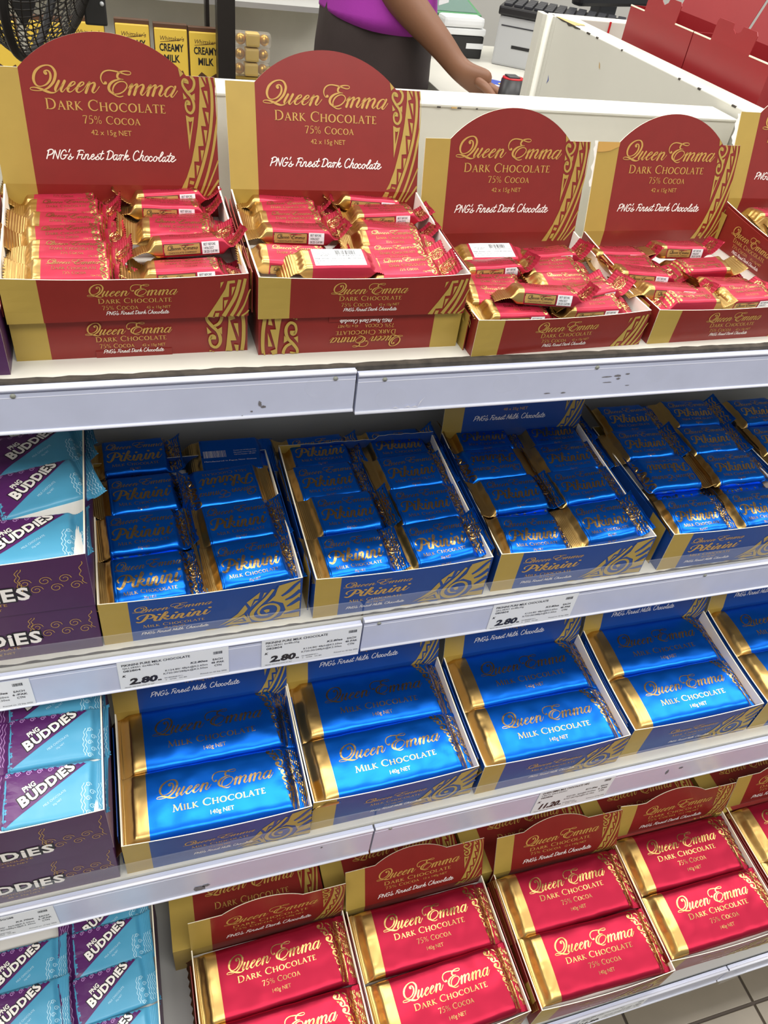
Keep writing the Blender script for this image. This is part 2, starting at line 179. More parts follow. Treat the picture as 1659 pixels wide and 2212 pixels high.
# ---------------------------------------------------------------- lettering and ornament (flat print as thin geometry)
DATA = {"Q":[[[0.1151,0.109,0.0219],[0.1098,0.1154,0.0189],[0.1167,0.1238,0.0113],[0.1284,0.1266,0.0083],[0.141,0.1167,0.0128],[0.1446,0.0938,0.0151],[0.1352,0.067,0.0143],[0.112,0.0429,0.0106],[0.0852,0.0302,0.0068],[0.0598,0.0269,0.0068],[0.0402,0.0368,0.0128],[0.031,0.0629,0.0173],[0.0356,0.091,0.0181],[0.0518,0.1195,0.0166],[0.0819,0.1436,0.0121],[0.1118,0.1552,0.0091],[0.1402,0.1574,0.0083],[0.1632,0.147,0.0136],[0.177,0.1214,0.0173],[0.1754,0.0967,0.0181],[0.1589,0.0597,0.0173],[0.1273,0.0268,0.0136],[0.0999,0.0108,0.0091],[0.0664,0.0011,0.0053],[0.0307,-0.0002,0.0053],[0.0048,0.0038,0.0045],[0.0,0.0113,0.0045],[0.0088,0.0176,0.0053],[0.0338,0.0193,0.0075],[0.0647,0.0128,0.0136],[0.105,-0.0024,0.0166],[0.136,-0.0097,0.0106],[0.1617,-0.0053,0.006],[0.1776,0.0053,0.0041],[0.1944,0.0227,0.0041]],[[0.1943,0.0654,0.0158],[0.1794,0.0422,0.0173],[0.1652,0.0183,0.0173],[0.1639,0.0048,0.0136],[0.1735,0.0018,0.006],[0.1944,0.0227,0.0045],[0.2158,0.047,0.0045]],[[0.2323,0.0669,0.0173],[0.2146,0.0386,0.0173],[0.2014,0.0163,0.0173],[0.201,0.0035,0.0143],[0.2097,-0.0008,0.006],[0.2295,0.0174,0.0041],[0.2417,0.0279,0.0041]],[[0.2505,0.0266,0.0041],[0.2756,0.0393,0.006],[0.2953,0.0517,0.0091],[0.2989,0.0619,0.0083],[0.2901,0.0659,0.0068],[0.2746,0.0576,0.0113],[0.2564,0.0352,0.0166],[0.2449,0.0146,0.0166],[0.2496,0.002,0.0113],[0.2632,0.0012,0.006],[0.2828,0.0127,0.0041],[0.3014,0.0302,0.0041]],[[0.3092,0.0268,0.0041],[0.3343,0.0395,0.006],[0.354,0.052,0.0091],[0.3575,0.0622,0.0083],[0.3487,0.0662,0.0068],[0.3332,0.0579,0.0113],[0.315,0.0354,0.0166],[0.3036,0.0148,0.0166],[0.3084,0.0022,0.0113],[0.322,0.0014,0.006],[0.3416,0.0129,0.0041],[0.3602,0.0304,0.0041]],[[0.3971,0.0647,0.0173],[0.3816,0.0366,0.0173],[0.3636,0.0005,0.0173]],[[0.3481,0.0152,0.0038],[0.3741,0.0481,0.0041],[0.3885,0.0621,0.0075],[0.398,0.0658,0.0136]],[[0.3722,0.0194,0.0038],[0.3959,0.049,0.0049],[0.4157,0.0631,0.0083],[0.4293,0.062,0.0143],[0.4284,0.0485,0.0166],[0.4145,0.0244,0.0166],[0.409,0.009,0.0136],[0.4189,0.0016,0.0068],[0.437,0.0152,0.0041],[0.4596,0.0423,0.0053]],[[0.5038,0.0666,0.0211],[0.4985,0.064,0.0151],[0.4897,0.0603,0.006],[0.4788,0.0757,0.0068],[0.4752,0.0972,0.0091],[0.4842,0.1209,0.0098],[0.5043,0.1383,0.0091],[0.5341,0.1461,0.0083],[0.5665,0.1442,0.0091],[0.595,0.1394,0.0091],[0.6268,0.1307,0.0075],[0.6553,0.1246,0.0068],[0.6757,0.1271,0.0057],[0.6832,0.1357,0.0049],[0.6757,0.1447,0.0053],[0.6504,0.147,0.0068],[0.6207,0.1425,0.0098],[0.5976,0.1305,0.0143],[0.5885,0.1135,0.0151],[0.5925,0.1003,0.0128],[0.6084,0.0952,0.0083],[0.6266,0.094,0.0053]],[[0.6266,0.0946,0.0038],[0.5971,0.0921,0.0075],[0.5632,0.0824,0.0128],[0.5355,0.0628,0.0173],[0.5225,0.0387,0.0189],[0.5268,0.0185,0.0173],[0.5418,0.0055,0.0128],[0.5606,-0.0074,0.0091],[0.5781,-0.015,0.0075],[0.5964,-0.0164,0.0068],[0.6155,-0.0105,0.0049]],[[0.5583,-0.0014,0.0053],[0.5477,0.0159,0.0075],[0.5515,0.0364,0.0098],[0.5661,0.0589,0.0106],[0.5898,0.075,0.0083],[0.6179,0.0812,0.0068],[0.6393,0.0753,0.0075],[0.6493,0.0588,0.0083],[0.6409,0.0382,0.0083],[0.6184,0.0169,0.0083],[0.5913,0.004,0.0083],[0.565,-0.0004,0.0068],[0.5507,0.0031,0.0053]],[[0.6841,0.0646,0.0173],[0.6724,0.0394,0.0181],[0.6563,0.0009,0.0181]],[[0.6559,0.0404,0.0041],[0.6673,0.0551,0.0053],[0.6786,0.0643,0.0098],[0.6853,0.0653,0.0151]],[[0.6712,0.0274,0.0038],[0.6923,0.0537,0.0049],[0.7082,0.0655,0.0091],[0.7199,0.0649,0.0166],[0.7115,0.0426,0.0181],[0.6926,0.0009,0.0181]],[[0.7061,0.0253,0.0038],[0.7292,0.0534,0.0049],[0.7469,0.065,0.0083],[0.7617,0.0642,0.0151],[0.7601,0.0478,0.0173],[0.7447,0.0217,0.0173],[0.7405,0.0078,0.0143],[0.7509,-0.0004,0.0068],[0.7702,0.0158,0.0041],[0.7869,0.0352,0.0041]],[[0.8125,0.0641,0.0173],[0.801,0.0388,0.0181],[0.7852,0.0002,0.0181]],[[0.7843,0.0399,0.0041],[0.7957,0.0546,0.0053],[0.8069,0.0639,0.0098],[0.8137,0.0649,0.0151]],[[0.7999,0.0268,0.0038],[0.8208,0.0532,0.0049],[0.8368,0.0651,0.0091],[0.8486,0.0645,0.0166],[0.8404,0.042,0.0181],[0.8219,0.0002,0.0181]],[[0.8352,0.0247,0.0038],[0.8581,0.053,0.0049],[0.8759,0.0646,0.0083],[0.8907,0.0638,0.0151],[0.8894,0.0473,0.0173],[0.8742,0.021,0.0173],[0.8701,0.0071,0.0143],[0.8807,-0.0011,0.0068],[0.9,0.0151,0.0041],[0.9165,0.0347,0.0041]],[[0.9756,0.0561,0.006],[0.965,0.0646,0.0068],[0.9479,0.0619,0.0098],[0.9259,0.0439,0.0151],[0.9121,0.0211,0.0166],[0.9115,0.0038,0.0128],[0.9231,-0.003,0.0068],[0.9421,0.0101,0.0045],[0.9628,0.035,0.0045],[0.9797,0.0597,0.0053]],[[0.9867,0.0641,0.0151],[0.9725,0.0388,0.0173],[0.9544,0.0123,0.0173],[0.9534,-0.0005,0.0128],[0.963,-0.0036,0.006],[0.9801,0.0133,0.0045],[1.0,0.0382,0.0053]]],"B":{"png":[[[0.0256,0.0637,0.0098],[0.0,0.0013,0.0098]],[[0.0137,0.0571,0.0098],[0.0307,0.0676,0.0098],[0.049,0.0693,0.0098],[0.0576,0.0582,0.0098],[0.0456,0.0378,0.0098],[0.0134,0.0256,0.0098]],[[0.0707,0.0636,0.0098],[0.0467,0.0024,0.0098]],[[0.0707,0.0636,0.0098],[0.0815,0.0007,0.0098]],[[0.0815,0.0007,0.0098],[0.1091,0.0659,0.0098]],[[0.1514,0.0544,0.0098],[0.1456,0.0681,0.0098],[0.1262,0.0588,0.0098],[0.1075,0.028,0.0098],[0.1079,0.0039,0.0098],[0.1264,0.0018,0.0098],[0.1439,0.0194,0.0098],[0.148,0.0303,0.0098]],[[0.1283,0.0285,0.0098],[0.1587,0.0318,0.0098]],[[0.1819,0.0728,0.0098],[0.1708,0.0536,0.0098]],[[0.1575,0.0051,0.0098],[0.175,0.0233,0.0098],[0.1862,0.0426,0.0098],[0.18,0.0266,0.0098],[0.1894,0.0097,0.0098],[0.1761,-0.0021,0.0098],[0.1591,0.0026,0.0098]],[[0.1761,-0.0021,0.0098],[0.201,0.0176,0.0098]],[[0.2394,0.0604,0.0098],[0.2574,0.0685,0.0098],[0.2819,0.0666,0.0098]],[[0.2572,0.0672,0.0098],[0.2246,0.0042,0.0098]],[[0.2397,0.0338,0.0098],[0.2689,0.0371,0.0098]],[[0.275,0.0385,0.0098],[0.2603,0.0114,0.0098],[0.2701,0.0015,0.0098],[0.2889,0.0198,0.0098]],[[0.2844,0.0559,0.0098],[0.2855,0.054,0.0098]],[[0.298,0.0391,0.0098],[0.2815,0.003,0.0098]],[[0.2858,0.0159,0.0098],[0.3078,0.0394,0.0098],[0.317,0.0345,0.0098],[0.3059,0.0087,0.0098],[0.3141,0.0013,0.0098],[0.3319,0.017,0.0098]],[[0.3344,0.0158,0.0098],[0.3569,0.0279,0.0098],[0.3585,0.0407,0.0098],[0.3447,0.0352,0.0098],[0.3327,0.0132,0.0098],[0.3424,0.0007,0.0098],[0.369,0.0186,0.0098]],[[0.3663,0.0076,0.0098],[0.3817,0.0253,0.0098],[0.393,0.0428,0.0098],[0.3872,0.0273,0.0098],[0.3971,0.011,0.0098],[0.3813,0.0003,0.0098],[0.366,0.0051,0.0098]],[[0.3813,0.0003,0.0098],[0.4071,0.0176,0.0098]],[[0.4308,0.0667,0.0098],[0.4055,0.015,0.0098],[0.4119,0.0023,0.0098],[0.43,0.0156,0.0098]],[[0.4024,0.0443,0.0098],[0.4358,0.0477,0.0098]]],"dark":[[[0.4789,0.066,0.0098],[0.4553,0.0047,0.0098]],[[0.4635,0.0592,0.0098],[0.4847,0.0706,0.0098],[0.5076,0.0572,0.0098],[0.5011,0.0283,0.0098],[0.4774,0.0065,0.0098],[0.4506,0.0046,0.0098]],[[0.5374,0.0388,0.0098],[0.5208,0.0384,0.0098],[0.5052,0.0175,0.0098],[0.51,0.0008,0.0098],[0.5276,0.0161,0.0098],[0.5422,0.0402,0.0098]],[[0.5422,0.0402,0.0098],[0.5291,0.0116,0.0098],[0.5347,0.0014,0.0098],[0.5519,0.0186,0.0098]],[[0.5511,0.0295,0.0098],[0.5637,0.042,0.0098],[0.5702,0.0345,0.0098],[0.554,0.0006,0.0098]],[[0.5627,0.0201,0.0098],[0.5788,0.0398,0.0098],[0.5871,0.0362,0.0098]],[[0.6205,0.0754,0.0098],[0.5821,0.0013,0.0098]],[[0.595,0.0222,0.0098],[0.6168,0.0395,0.0098],[0.6226,0.0313,0.0098],[0.6001,0.0198,0.0098]],[[0.6001,0.0198,0.0098],[0.6103,0.002,0.0098],[0.6316,0.0141,0.0098]]],"milk":[[[0.453,0.002,0.0098],[0.4789,0.066,0.0098]],[[0.4789,0.066,0.0098],[0.4828,0.0079,0.0098]],[[0.4828,0.0079,0.0098],[0.5203,0.0703,0.0098]],[[0.5203,0.0703,0.0098],[0.4995,0.0019,0.0098]],[[0.5302,0.0399,0.0098],[0.5151,0.0113,0.0098],[0.5246,0.0006,0.0098],[0.5442,0.021,0.0098]],[[0.5389,0.058,0.0098],[0.54,0.0561,0.0098]],[[0.5408,0.0145,0.0098],[0.568,0.0447,0.0098],[0.5783,0.0667,0.0098],[0.5709,0.0716,0.0098],[0.5506,0.0314,0.0098],[0.5407,0.008,0.0098],[0.5485,-0.0002,0.0098],[0.5647,0.0138,0.0098]],[[0.6071,0.0751,0.0098],[0.5687,0.001,0.0098]],[[0.5816,0.0219,0.0098],[0.6034,0.0391,0.0098],[0.6092,0.0309,0.0098],[0.5867,0.0194,0.0098]],[[0.5867,0.0194,0.0098],[0.5968,0.0016,0.0098],[0.6182,0.0138,0.0098]]],"choc":[[[0.7087,0.0623,0.0098],[0.7024,0.0737,0.0098],[0.6814,0.0642,0.0098],[0.6629,0.0323,0.0098],[0.6655,0.0046,0.0098],[0.684,0.0011,0.0098],[0.7043,0.0159,0.0098]],[[0.7407,0.0747,0.0098],[0.7055,0.0004,0.0098]],[[0.7124,0.0161,0.0098],[0.7334,0.0398,0.0098],[0.7423,0.0336,0.0098],[0.7307,0.01,0.0098],[0.7392,-0.0001,0.0098],[0.754,0.0145,0.0098]],[[0.7729,0.0369,0.0098],[0.7564,0.0262,0.0098],[0.7506,0.0066,0.0098],[0.7606,-0.0022,0.0098],[0.7753,0.0111,0.0098],[0.7796,0.0293,0.0098],[0.7729,0.0369,0.0098]],[[0.7763,0.0222,0.0098],[0.7903,0.0283,0.0098]],[[0.8103,0.0249,0.0098],[0.8031,0.0351,0.0098],[0.7885,0.0225,0.0098],[0.7842,0.0048,0.0098],[0.7964,-0.0027,0.0098],[0.8189,0.0148,0.0098]],[[0.8423,0.0348,0.0098],[0.8266,0.0253,0.0098],[0.8195,0.0057,0.0098],[0.8296,-0.0032,0.0098],[0.8442,0.0089,0.0098],[0.8491,0.0272,0.0098],[0.8423,0.0348,0.0098]],[[0.845,0.0193,0.0098],[0.8633,0.0262,0.0098]],[[0.861,0.0158,0.0098],[0.8882,0.0411,0.0098],[0.9014,0.0621,0.0098],[0.8938,0.0684,0.0098],[0.8748,0.0343,0.0098],[0.8631,0.008,0.0098],[0.8703,-0.0035,0.0098],[0.8879,0.0112,0.0098]],[[0.9166,0.0301,0.0098],[0.9014,0.0272,0.0098],[0.8889,0.0074,0.0098],[0.8948,-0.0042,0.0098],[0.9095,0.0091,0.0098],[0.9222,0.0329,0.0098]],[[0.9222,0.0329,0.0098],[0.9105,0.0053,0.0098],[0.9167,-0.0037,0.0098],[0.9344,0.0137,0.0098]],[[0.9639,0.0624,0.0098],[0.9367,0.0085,0.0098],[0.9439,-0.0044,0.0098],[0.96,0.0091,0.0098]],[[0.9322,0.0383,0.0098],[0.9707,0.0431,0.0098]],[[0.9643,0.0118,0.0098],[0.9859,0.0266,0.0098],[0.9867,0.0384,0.0098],[0.9726,0.0328,0.0098],[0.9613,0.0091,0.0098],[0.9713,-0.0051,0.0098],[1.0,0.0139,0.0098]]]},"TP":[[[152.55,93.68],[156.89,89.49],[153.79,86.94]],[[155.23,75.42],[158.43,71.26],[155.62,70.02]],[[165.36,75.13],[165.27,69.23],[162.27,73.21]],[[156.59,57.91],[158.66,53.33],[159.12,41.81],[157.89,30.01]],[[163.65,56.75],[157.89,30.01],[159.12,41.81],[161.84,53.43]],[[156.59,57.91],[160.24,56.18],[163.65,56.75],[161.84,53.43],[160.03,52.68],[158.66,53.33]],[[169.52,87.8],[171.24,87.65],[174.35,80.87],[170.81,79.61],[175.03,64.31],[171.01,64.4],[173.54,49.58],[169.24,49.91],[170.59,33.74],[165.79,33.37],[165.76,20.68],[161.45,20.58],[161.17,6.64],[156.22,7.04],[153.84,-1.85],[150.94,-10.09],[144.88,-10.18],[149.41,-1.42],[154.15,7.25],[159.07,19.79],[163.03,34.5],[166.13,48.88],[168.04,60.61],[169.04,69.82],[169.78,78.9]],[[172.47,87.7],[174.95,87.8],[175.67,82.48]],[[173.18,77.45],[176.17,77.34],[176.65,66.66]],[[173.36,61.25],[176.47,60.66],[175.91,51.06]],[[171.36,46.67],[174.56,46.39],[172.62,35.24]],[[167.66,30.02],[170.77,30.1],[168.19,20.49]],[[163.1,17.66],[166.18,16.98],[163.19,8.19]],[[156.85,4.54],[160.57,3.6],[156.92,-7.42],[153.75,-7.47]]],"TS":[[[158.15,82.47,4.91],[158.22,83.58,4.91],[157.08,84.86,2.95],[155.5,83.25,1.96],[155.89,80.15,2.06],[158.96,75.79,2.26],[162.2,72.07,2.06],[164.01,67.36,2.26],[163.75,62.77,2.16],[161.21,59.68,2.16],[158.05,61.19,1.87],[156.91,65.28,1.67],[158.09,68.29,2.36],[159.2,67.65,3.93],[159.23,65.82,3.83]],[[162.65,87.87,2.16],[164.96,85.4,2.16],[165.35,81.86,2.16],[163.53,77.76,2.16],[160.19,75.75,1.96]],[[178.15,87.7,2.21],[179.75,79.28,2.36],[179.88,67.92,2.55],[179.06,58.65,2.55],[176.87,44.46,2.55],[173.08,29.92,2.7],[168.17,15.04,2.7],[162.09,-0.17,2.7],[157.83,-9.98,2.7]],[[182.36,87.65,1.38],[183.91,74.91,0.49],[183.43,56.46,0.98],[181.75,44.61,2.21],[178.79,30.07,2.21],[173.81,12.67,2.21],[168.96,-0.05,2.21],[164.73,-9.87,2.21]],[[183.13,21.83,1.23],[179.07,12.78,1.38],[173.2,0.03,1.47],[168.46,-9.81,1.47]],[[182.71,5.29,1.72],[177.91,-1.42,1.87],[172.2,-9.76,1.96]]],"PK":[[[0.0284,0.1359,0.022],[0.0135,0.1697,0.0254],[0.0291,0.2159,0.022],[0.0785,0.2556,0.0203],[0.152,0.2658,0.0237],[0.2103,0.239,0.0373],[0.234,0.1868,0.0424],[0.2161,0.1409,0.0373],[0.1676,0.1199,0.022],[0.1282,0.1414,0.0136]],[[0.1615,0.2539,0.0254],[0.1427,0.1929,0.0457],[0.1068,0.1015,0.0474],[0.0736,0.0472,0.0424],[0.034,0.0213,0.0339],[0.0,0.044,0.0288]],[[0.2687,0.1574,0.0424],[0.2437,0.0859,0.044],[0.2399,0.0351,0.039],[0.2625,0.0183,0.022],[0.2996,0.056,0.0127],[0.3329,0.0986,0.0127]],[[0.3169,0.0587,0.0119],[0.3769,0.1641,0.0152],[0.418,0.2436,0.0186],[0.4166,0.2779,0.0169],[0.395,0.2797,0.0288],[0.3614,0.186,0.0407],[0.3282,0.0933,0.0424],[0.3013,0.0226,0.0424]],[[0.3282,0.0933,0.0152],[0.3749,0.1396,0.0237],[0.4141,0.1441,0.0322],[0.4205,0.1179,0.0288],[0.3885,0.0959,0.0203],[0.3582,0.0934,0.0186]],[[0.3581,0.0922,0.0254],[0.3801,0.0458,0.0356],[0.4124,0.0207,0.0288],[0.4535,0.0493,0.0136],[0.4933,0.1094,0.011]],[[0.496,0.14,0.0424],[0.4709,0.0705,0.044],[0.4689,0.0277,0.0373],[0.4937,0.0164,0.0203],[0.5277,0.0589,0.0119],[0.5583,0.1087,0.0102]],[[0.573,0.1457,0.0407],[0.5438,0.0743,0.0424],[0.5154,0.0182,0.0407]],[[0.5325,0.0641,0.0119],[0.5782,0.1359,0.0186],[0.6151,0.1573,0.0322],[0.6221,0.1208,0.0407],[0.5938,0.0517,0.0407],[0.5969,0.0114,0.0339],[0.6224,0.0062,0.0186],[0.662,0.0565,0.011],[0.6974,0.1055,0.0102]],[[0.7195,0.1513,0.0424],[0.6901,0.0757,0.044],[0.6858,0.033,0.0373],[0.7091,0.022,0.0203],[0.7457,0.0644,0.0119],[0.7772,0.1145,0.0102]],[[0.7942,0.1514,0.0407],[0.7622,0.0799,0.0424],[0.7328,0.0234,0.0407]],[[0.7506,0.0697,0.0119],[0.8019,0.141,0.0186],[0.8395,0.1625,0.0322],[0.8478,0.1254,0.0407],[0.8192,0.0558,0.0407],[0.8202,0.0156,0.0339],[0.8451,0.0106,0.0186],[0.8857,0.0611,0.011],[0.9221,0.1104,0.0102]],[[0.944,0.1631,0.0424],[0.9135,0.0807,0.044],[0.9097,0.0312,0.0373],[0.9368,0.0219,0.0203],[0.9748,0.0683,0.0119],[1.0,0.1099,0.0102]]],"PD":[[0.3079,0.2193],[0.5379,0.2194],[0.7585,0.2322],[0.9939,0.2336]],"FP":[[[160.58,33.71],[163.14,34.17],[160.23,27.89]],[[166.06,34.5],[171.8,34.93],[172.04,32.3],[167.54,32.1],[166.86,19.57],[162.2,19.22],[161.69,6.32],[155.62,6.07],[153.66,0.09],[149.0,0.26],[156.72,13.55],[164.16,27.11]],[[169.41,28.62],[172.23,28.77],[169.13,19.75]],[[163.15,16.19],[166.38,16.61],[163.04,7.76]],[[156.05,3.92],[159.09,4.04],[158.28,0.12],[155.19,0.12]]],"FS":[[[175.92,35.04,2.71],[172.58,20.76,3.01],[167.32,9.64,3.01],[162.49,0.48,3.62]],[[180.26,35.71,2.41],[177.75,23.47,2.71],[173.42,9.9,2.71],[168.73,0.41,3.01]],[[184.41,25.51,0.96],[182.93,22.02,1.21],[179.32,10.78,1.51],[173.83,0.1,2.41]],[[183.07,5.69,1.21],[181.42,3.34,1.51],[177.56,0.18,1.81]]],"KP":[[[133.55,33.41],[136.16,26.31],[132.0,18.69],[123.82,12.09],[107.05,4.36],[116.82,11.29],[126.08,20.15]],[[135.03,36.81],[148.08,50.03],[146.52,40.2],[142.33,40.27],[138.99,28.23]],[[151.99,48.03],[154.42,47.86],[149.92,39.46]],[[143.59,37.45],[146.6,37.29],[140.16,29.67]],[[132.61,17.68],[140.08,3.52],[112.8,3.68],[120.34,7.43],[135.2,5.67],[131.85,13.18]],[[132.61,17.68],[131.85,13.18],[120.34,7.43],[112.8,3.68]],[[130.33,10.77],[132.41,7.44],[123.86,7.9]],[[135.32,19.61],[140.22,2.59],[137.28,4.24]],[[166.18,55.3],[187.66,59.67],[188.9,0.67],[161.82,2.76],[169.34,5.92],[174.34,15.5],[171.32,26.88],[160.79,33.1],[155.41,31.18],[163.0,40.92]]],"KS":[[[161.16,51.22,2.88],[154.43,39.33,3.77],[146.21,28.27,3.99],[140.63,18.32,4.21],[141.28,10.28,4.44],[148.01,4.85,4.21],[157.97,4.81,3.99],[165.06,11.47,3.33],[167.28,19.85,3.11],[163.51,26.55,2.88],[155.99,28.27,2.88],[149.35,24.59,2.88],[146.71,17.71,2.66],[149.67,12.24,2.22],[156.52,11.25,1.55]],[[153.24,17.01,5.1],[155.07,17.98,5.55],[157.8,18.03,3.99]],[[137.08,1.64,1.11],[146.89,0.5,1.77],[154.39,-1.1,0.89]],[[114.55,-0.27,0.89],[122.74,1.55,1.77],[131.1,-1.21,1.11]],[[161.91,0.2,0.89],[169.57,0.05,1.55],[177.43,-1.95,0.89]],[[95.14,0.7,0.89],[101.91,0.57,1.33],[108.76,-0.44,0.67]]],"KB":[[[169.58,38.64,2.44],[175.43,43.47,3.77],[182.65,52.38,3.77],[187.78,57.41,2.66]],[[173.42,31.34,2.0],[180.91,35.32,4.21],[188.25,43.43,4.44]],[[175.41,20.62,1.55],[181.42,24.59,4.66],[188.64,30.99,5.32]],[[172.42,9.13,1.11],[180.79,10.35,3.77],[188.59,11.75,4.88]],[[166.2,54.79,1.11],[161.57,46.37,1.55],[156.43,34.07,1.11]]],"KG":[[[177.43,41.32,0.89],[182.33,45.87,2.22],[187.59,51.05,2.22]],[[178.55,30.91,0.67],[183.57,33.69,2.22],[188.14,38.18,2.44]],[[179.66,20.7,0.67],[184.09,22.91,2.22],[188.25,25.9,2.44]],[[178.32,7.32,0.67],[183.52,7.87,2.0],[188.53,7.75,2.22]]]}
def spline(pts, sub=5):
    if len(pts) < 3: return [Vector(p) for p in pts]
    P = [Vector(p) for p in pts]; out = []
    for i in range(len(P)-1):
        p0 = P[max(i-1, 0)]; p1 = P[i]; p2 = P[i+1]; p3 = P[min(i+2, len(P)-1)]
        for k in range(sub):
            t = k/sub; out.append(.5*((2*p1)+(p2-p0)*t+(2*p0-5*p1+4*p2-p3)*t*t+(3*p1-p0-3*p2+p3)*t*t*t))
    out.append(P[-1]); return out
class Ink:
    def __init__(s): s.v = []; s.f = []
    def poly(s, pts):
        b = len(s.v); s.v += [(p[0], p[1]) for p in pts]
        for t in tessellate_polygon([[Vector((p[0], p[1], 0)) for p in pts]]): s.f.append([b+k for k in t])
        return s
    def rect(s, x0, y0, x1, y1, nx=1, ny=1):
        b = len(s.v)
        for j in range(ny+1):
            for i in range(nx+1): s.v.append((x0+(x1-x0)*i/nx, y0+(y1-y0)*j/ny))
        for j in range(ny):
            for i in range(nx): s.f.append([b+j*(nx+1)+i, b+j*(nx+1)+i+1, b+(j+1)*(nx+1)+i+1, b+(j+1)*(nx+1)+i])
        return s
    def stroke(s, pts, sub=4, cap=True):
        P = spline([(p[0], p[1], p[2]) for p in pts], sub); n = len(P); b = len(s.v)
        for i, p in enumerate(P):
            d = Vector((P[min(i+1, n-1)][0]-P[max(i-1, 0)][0], P[min(i+1, n-1)][1]-P[max(i-1, 0)][1]))
            d = d.normalized() if d.length > 1e-9 else Vector((1, 0)); q = Vector((-d.y, d.x))*max(p[2], 1e-5)/2
            s.v.append((p[0]+q.x, p[1]+q.y)); s.v.append((p[0]-q.x, p[1]-q.y))
            if i == 0: d0 = d
        d1 = d
        for i in range(n-1): s.f.append([b+2*i, b+2*i+1, b+2*i+3, b+2*i+2])
        if cap:
            for p, d, k0, k1 in ((P[0], -d0, b+1, b), (P[-1], d1, b+2*n-2, b+2*n-1)):
                q = Vector((-d.y, d.x)); r = p[2]/2; c = len(s.v); m = 4
                for k in range(1, m):
                    a = math.pi*k/m; s.v.append((p[0]+(q.x*math.cos(a)+d.x*math.sin(a))*r, p[1]+(q.y*math.cos(a)+d.y*math.sin(a))*r))
                s.f.append([k0] + [c+k for k in range(m-1)] + [k1])
        return s
    def ring(s, x, y, r, wd, n=20, a0=0, a1=6.2832, grow=0):
        return s.stroke([(x+(r+grow*k/n)*math.cos(a0+(a1-a0)*k/n), y+(r+grow*k/n)*math.sin(a0+(a1-a0)*k/n), wd) for k in range(n+1)], 1, False)
    def dot(s, x, y, r): return s.poly([(x+r*math.cos(k*.5236), y+r*math.sin(k*.5236)) for k in range(12)])
    def put(s, o, x=0, y=0, sx=1, sy=None, rot=0, shear=0):
        sy = sx if sy is None else sy; b = len(s.v); c, n = math.cos(rot), math.sin(rot)
        for (a, d) in o.v:
            a, d = a*sx + shear*d*sy, d*sy; s.v.append((x+a*c-d*n, y+a*n+d*c))
        s.f += [[b+k for k in f] for f in o.f]; return s
    def build(s, name, m, parent, fn, off=.00018, maxlen=None):
        vs = [(p[0], p[1], 0) for p in s.v]; fs = s.f
        if maxlen:
            bm = bmesh.new(); bv = [bm.verts.new(v) for v in vs]
            for f in fs:
                try: bm.faces.new([bv[k] for k in f])
                except ValueError: pass
            for _ in range(6):
                bmesh.ops.triangulate(bm, faces=bm.faces[:])
                e = [x for x in bm.edges if x.calc_length() > maxlen]
                if not e: break
                bmesh.ops.subdivide_edges(bm, edges=e, cuts=1)
            bmesh.ops.triangulate(bm, faces=bm.faces[:])
            bm.verts.index_update(); vs = [v.co.copy() for v in bm.verts]; fs = [[v.index for v in f.verts] for f in bm.faces]; bm.free()
        out = [fn(v[0], v[1], off) for v in vs]
        bad = {i for i, v in enumerate(out) if v is None}
        if bad:
            fs = [f for f in fs if not any(k in bad for k in f)]; out = [v or Vector((0, 0, 0)) for v in out]
        return mesh(name, out, fs, m, parent)
INK = {}
def ink_of(strokes, sub=4, fat=1.):
    k = Ink()
    for st in strokes: k.stroke([(p[0], p[1], p[2]*fat) for p in st], sub)
    return k
INK['queen'] = ink_of(DATA['Q'])
INK['dark'] = ink_of(DATA['B']['png'] + DATA['B']['dark'] + DATA['B']['choc'], 3, .78)
INK['milk'] = ink_of(DATA['B']['png'] + DATA['B']['milk'] + DATA['B']['choc'], 3, .78)
INK['pik'] = ink_of(DATA['PK'])
for d in DATA['PD']: INK['pik'].dot(d[0], d[1], .0265)
def mmd(P, St):
    k = Ink()
    for p in P: k.poly([(x*.001, y*.001) for x, y in p])
    for st in St: k.stroke([(p[0]*.001, p[1]*.001, p[2]*.001) for p in st], 3, False)
    return k
INK['tribal'] = mmd(DATA['TP'], DATA['TS'])          # metres, on the tall lids
INK['front15'] = mmd(DATA['FP'], DATA['FS'])
INK['frontpik'] = mmd(DATA['KP'], DATA['KS'])
INK['leafblue'] = mmd([], DATA['KB'])
INK['leafgold'] = mmd([], DATA['KG'])
T, H_ = .125, .055
def _stem(x, w=T, s=1): return [[(x, 0, w), (x, 1, w)], [(x-.13*s, .02, .04), (x+.13*s, .02, .04)], [(x-.13*s, .98, .04), (x+.13*s, .98, .04)]]
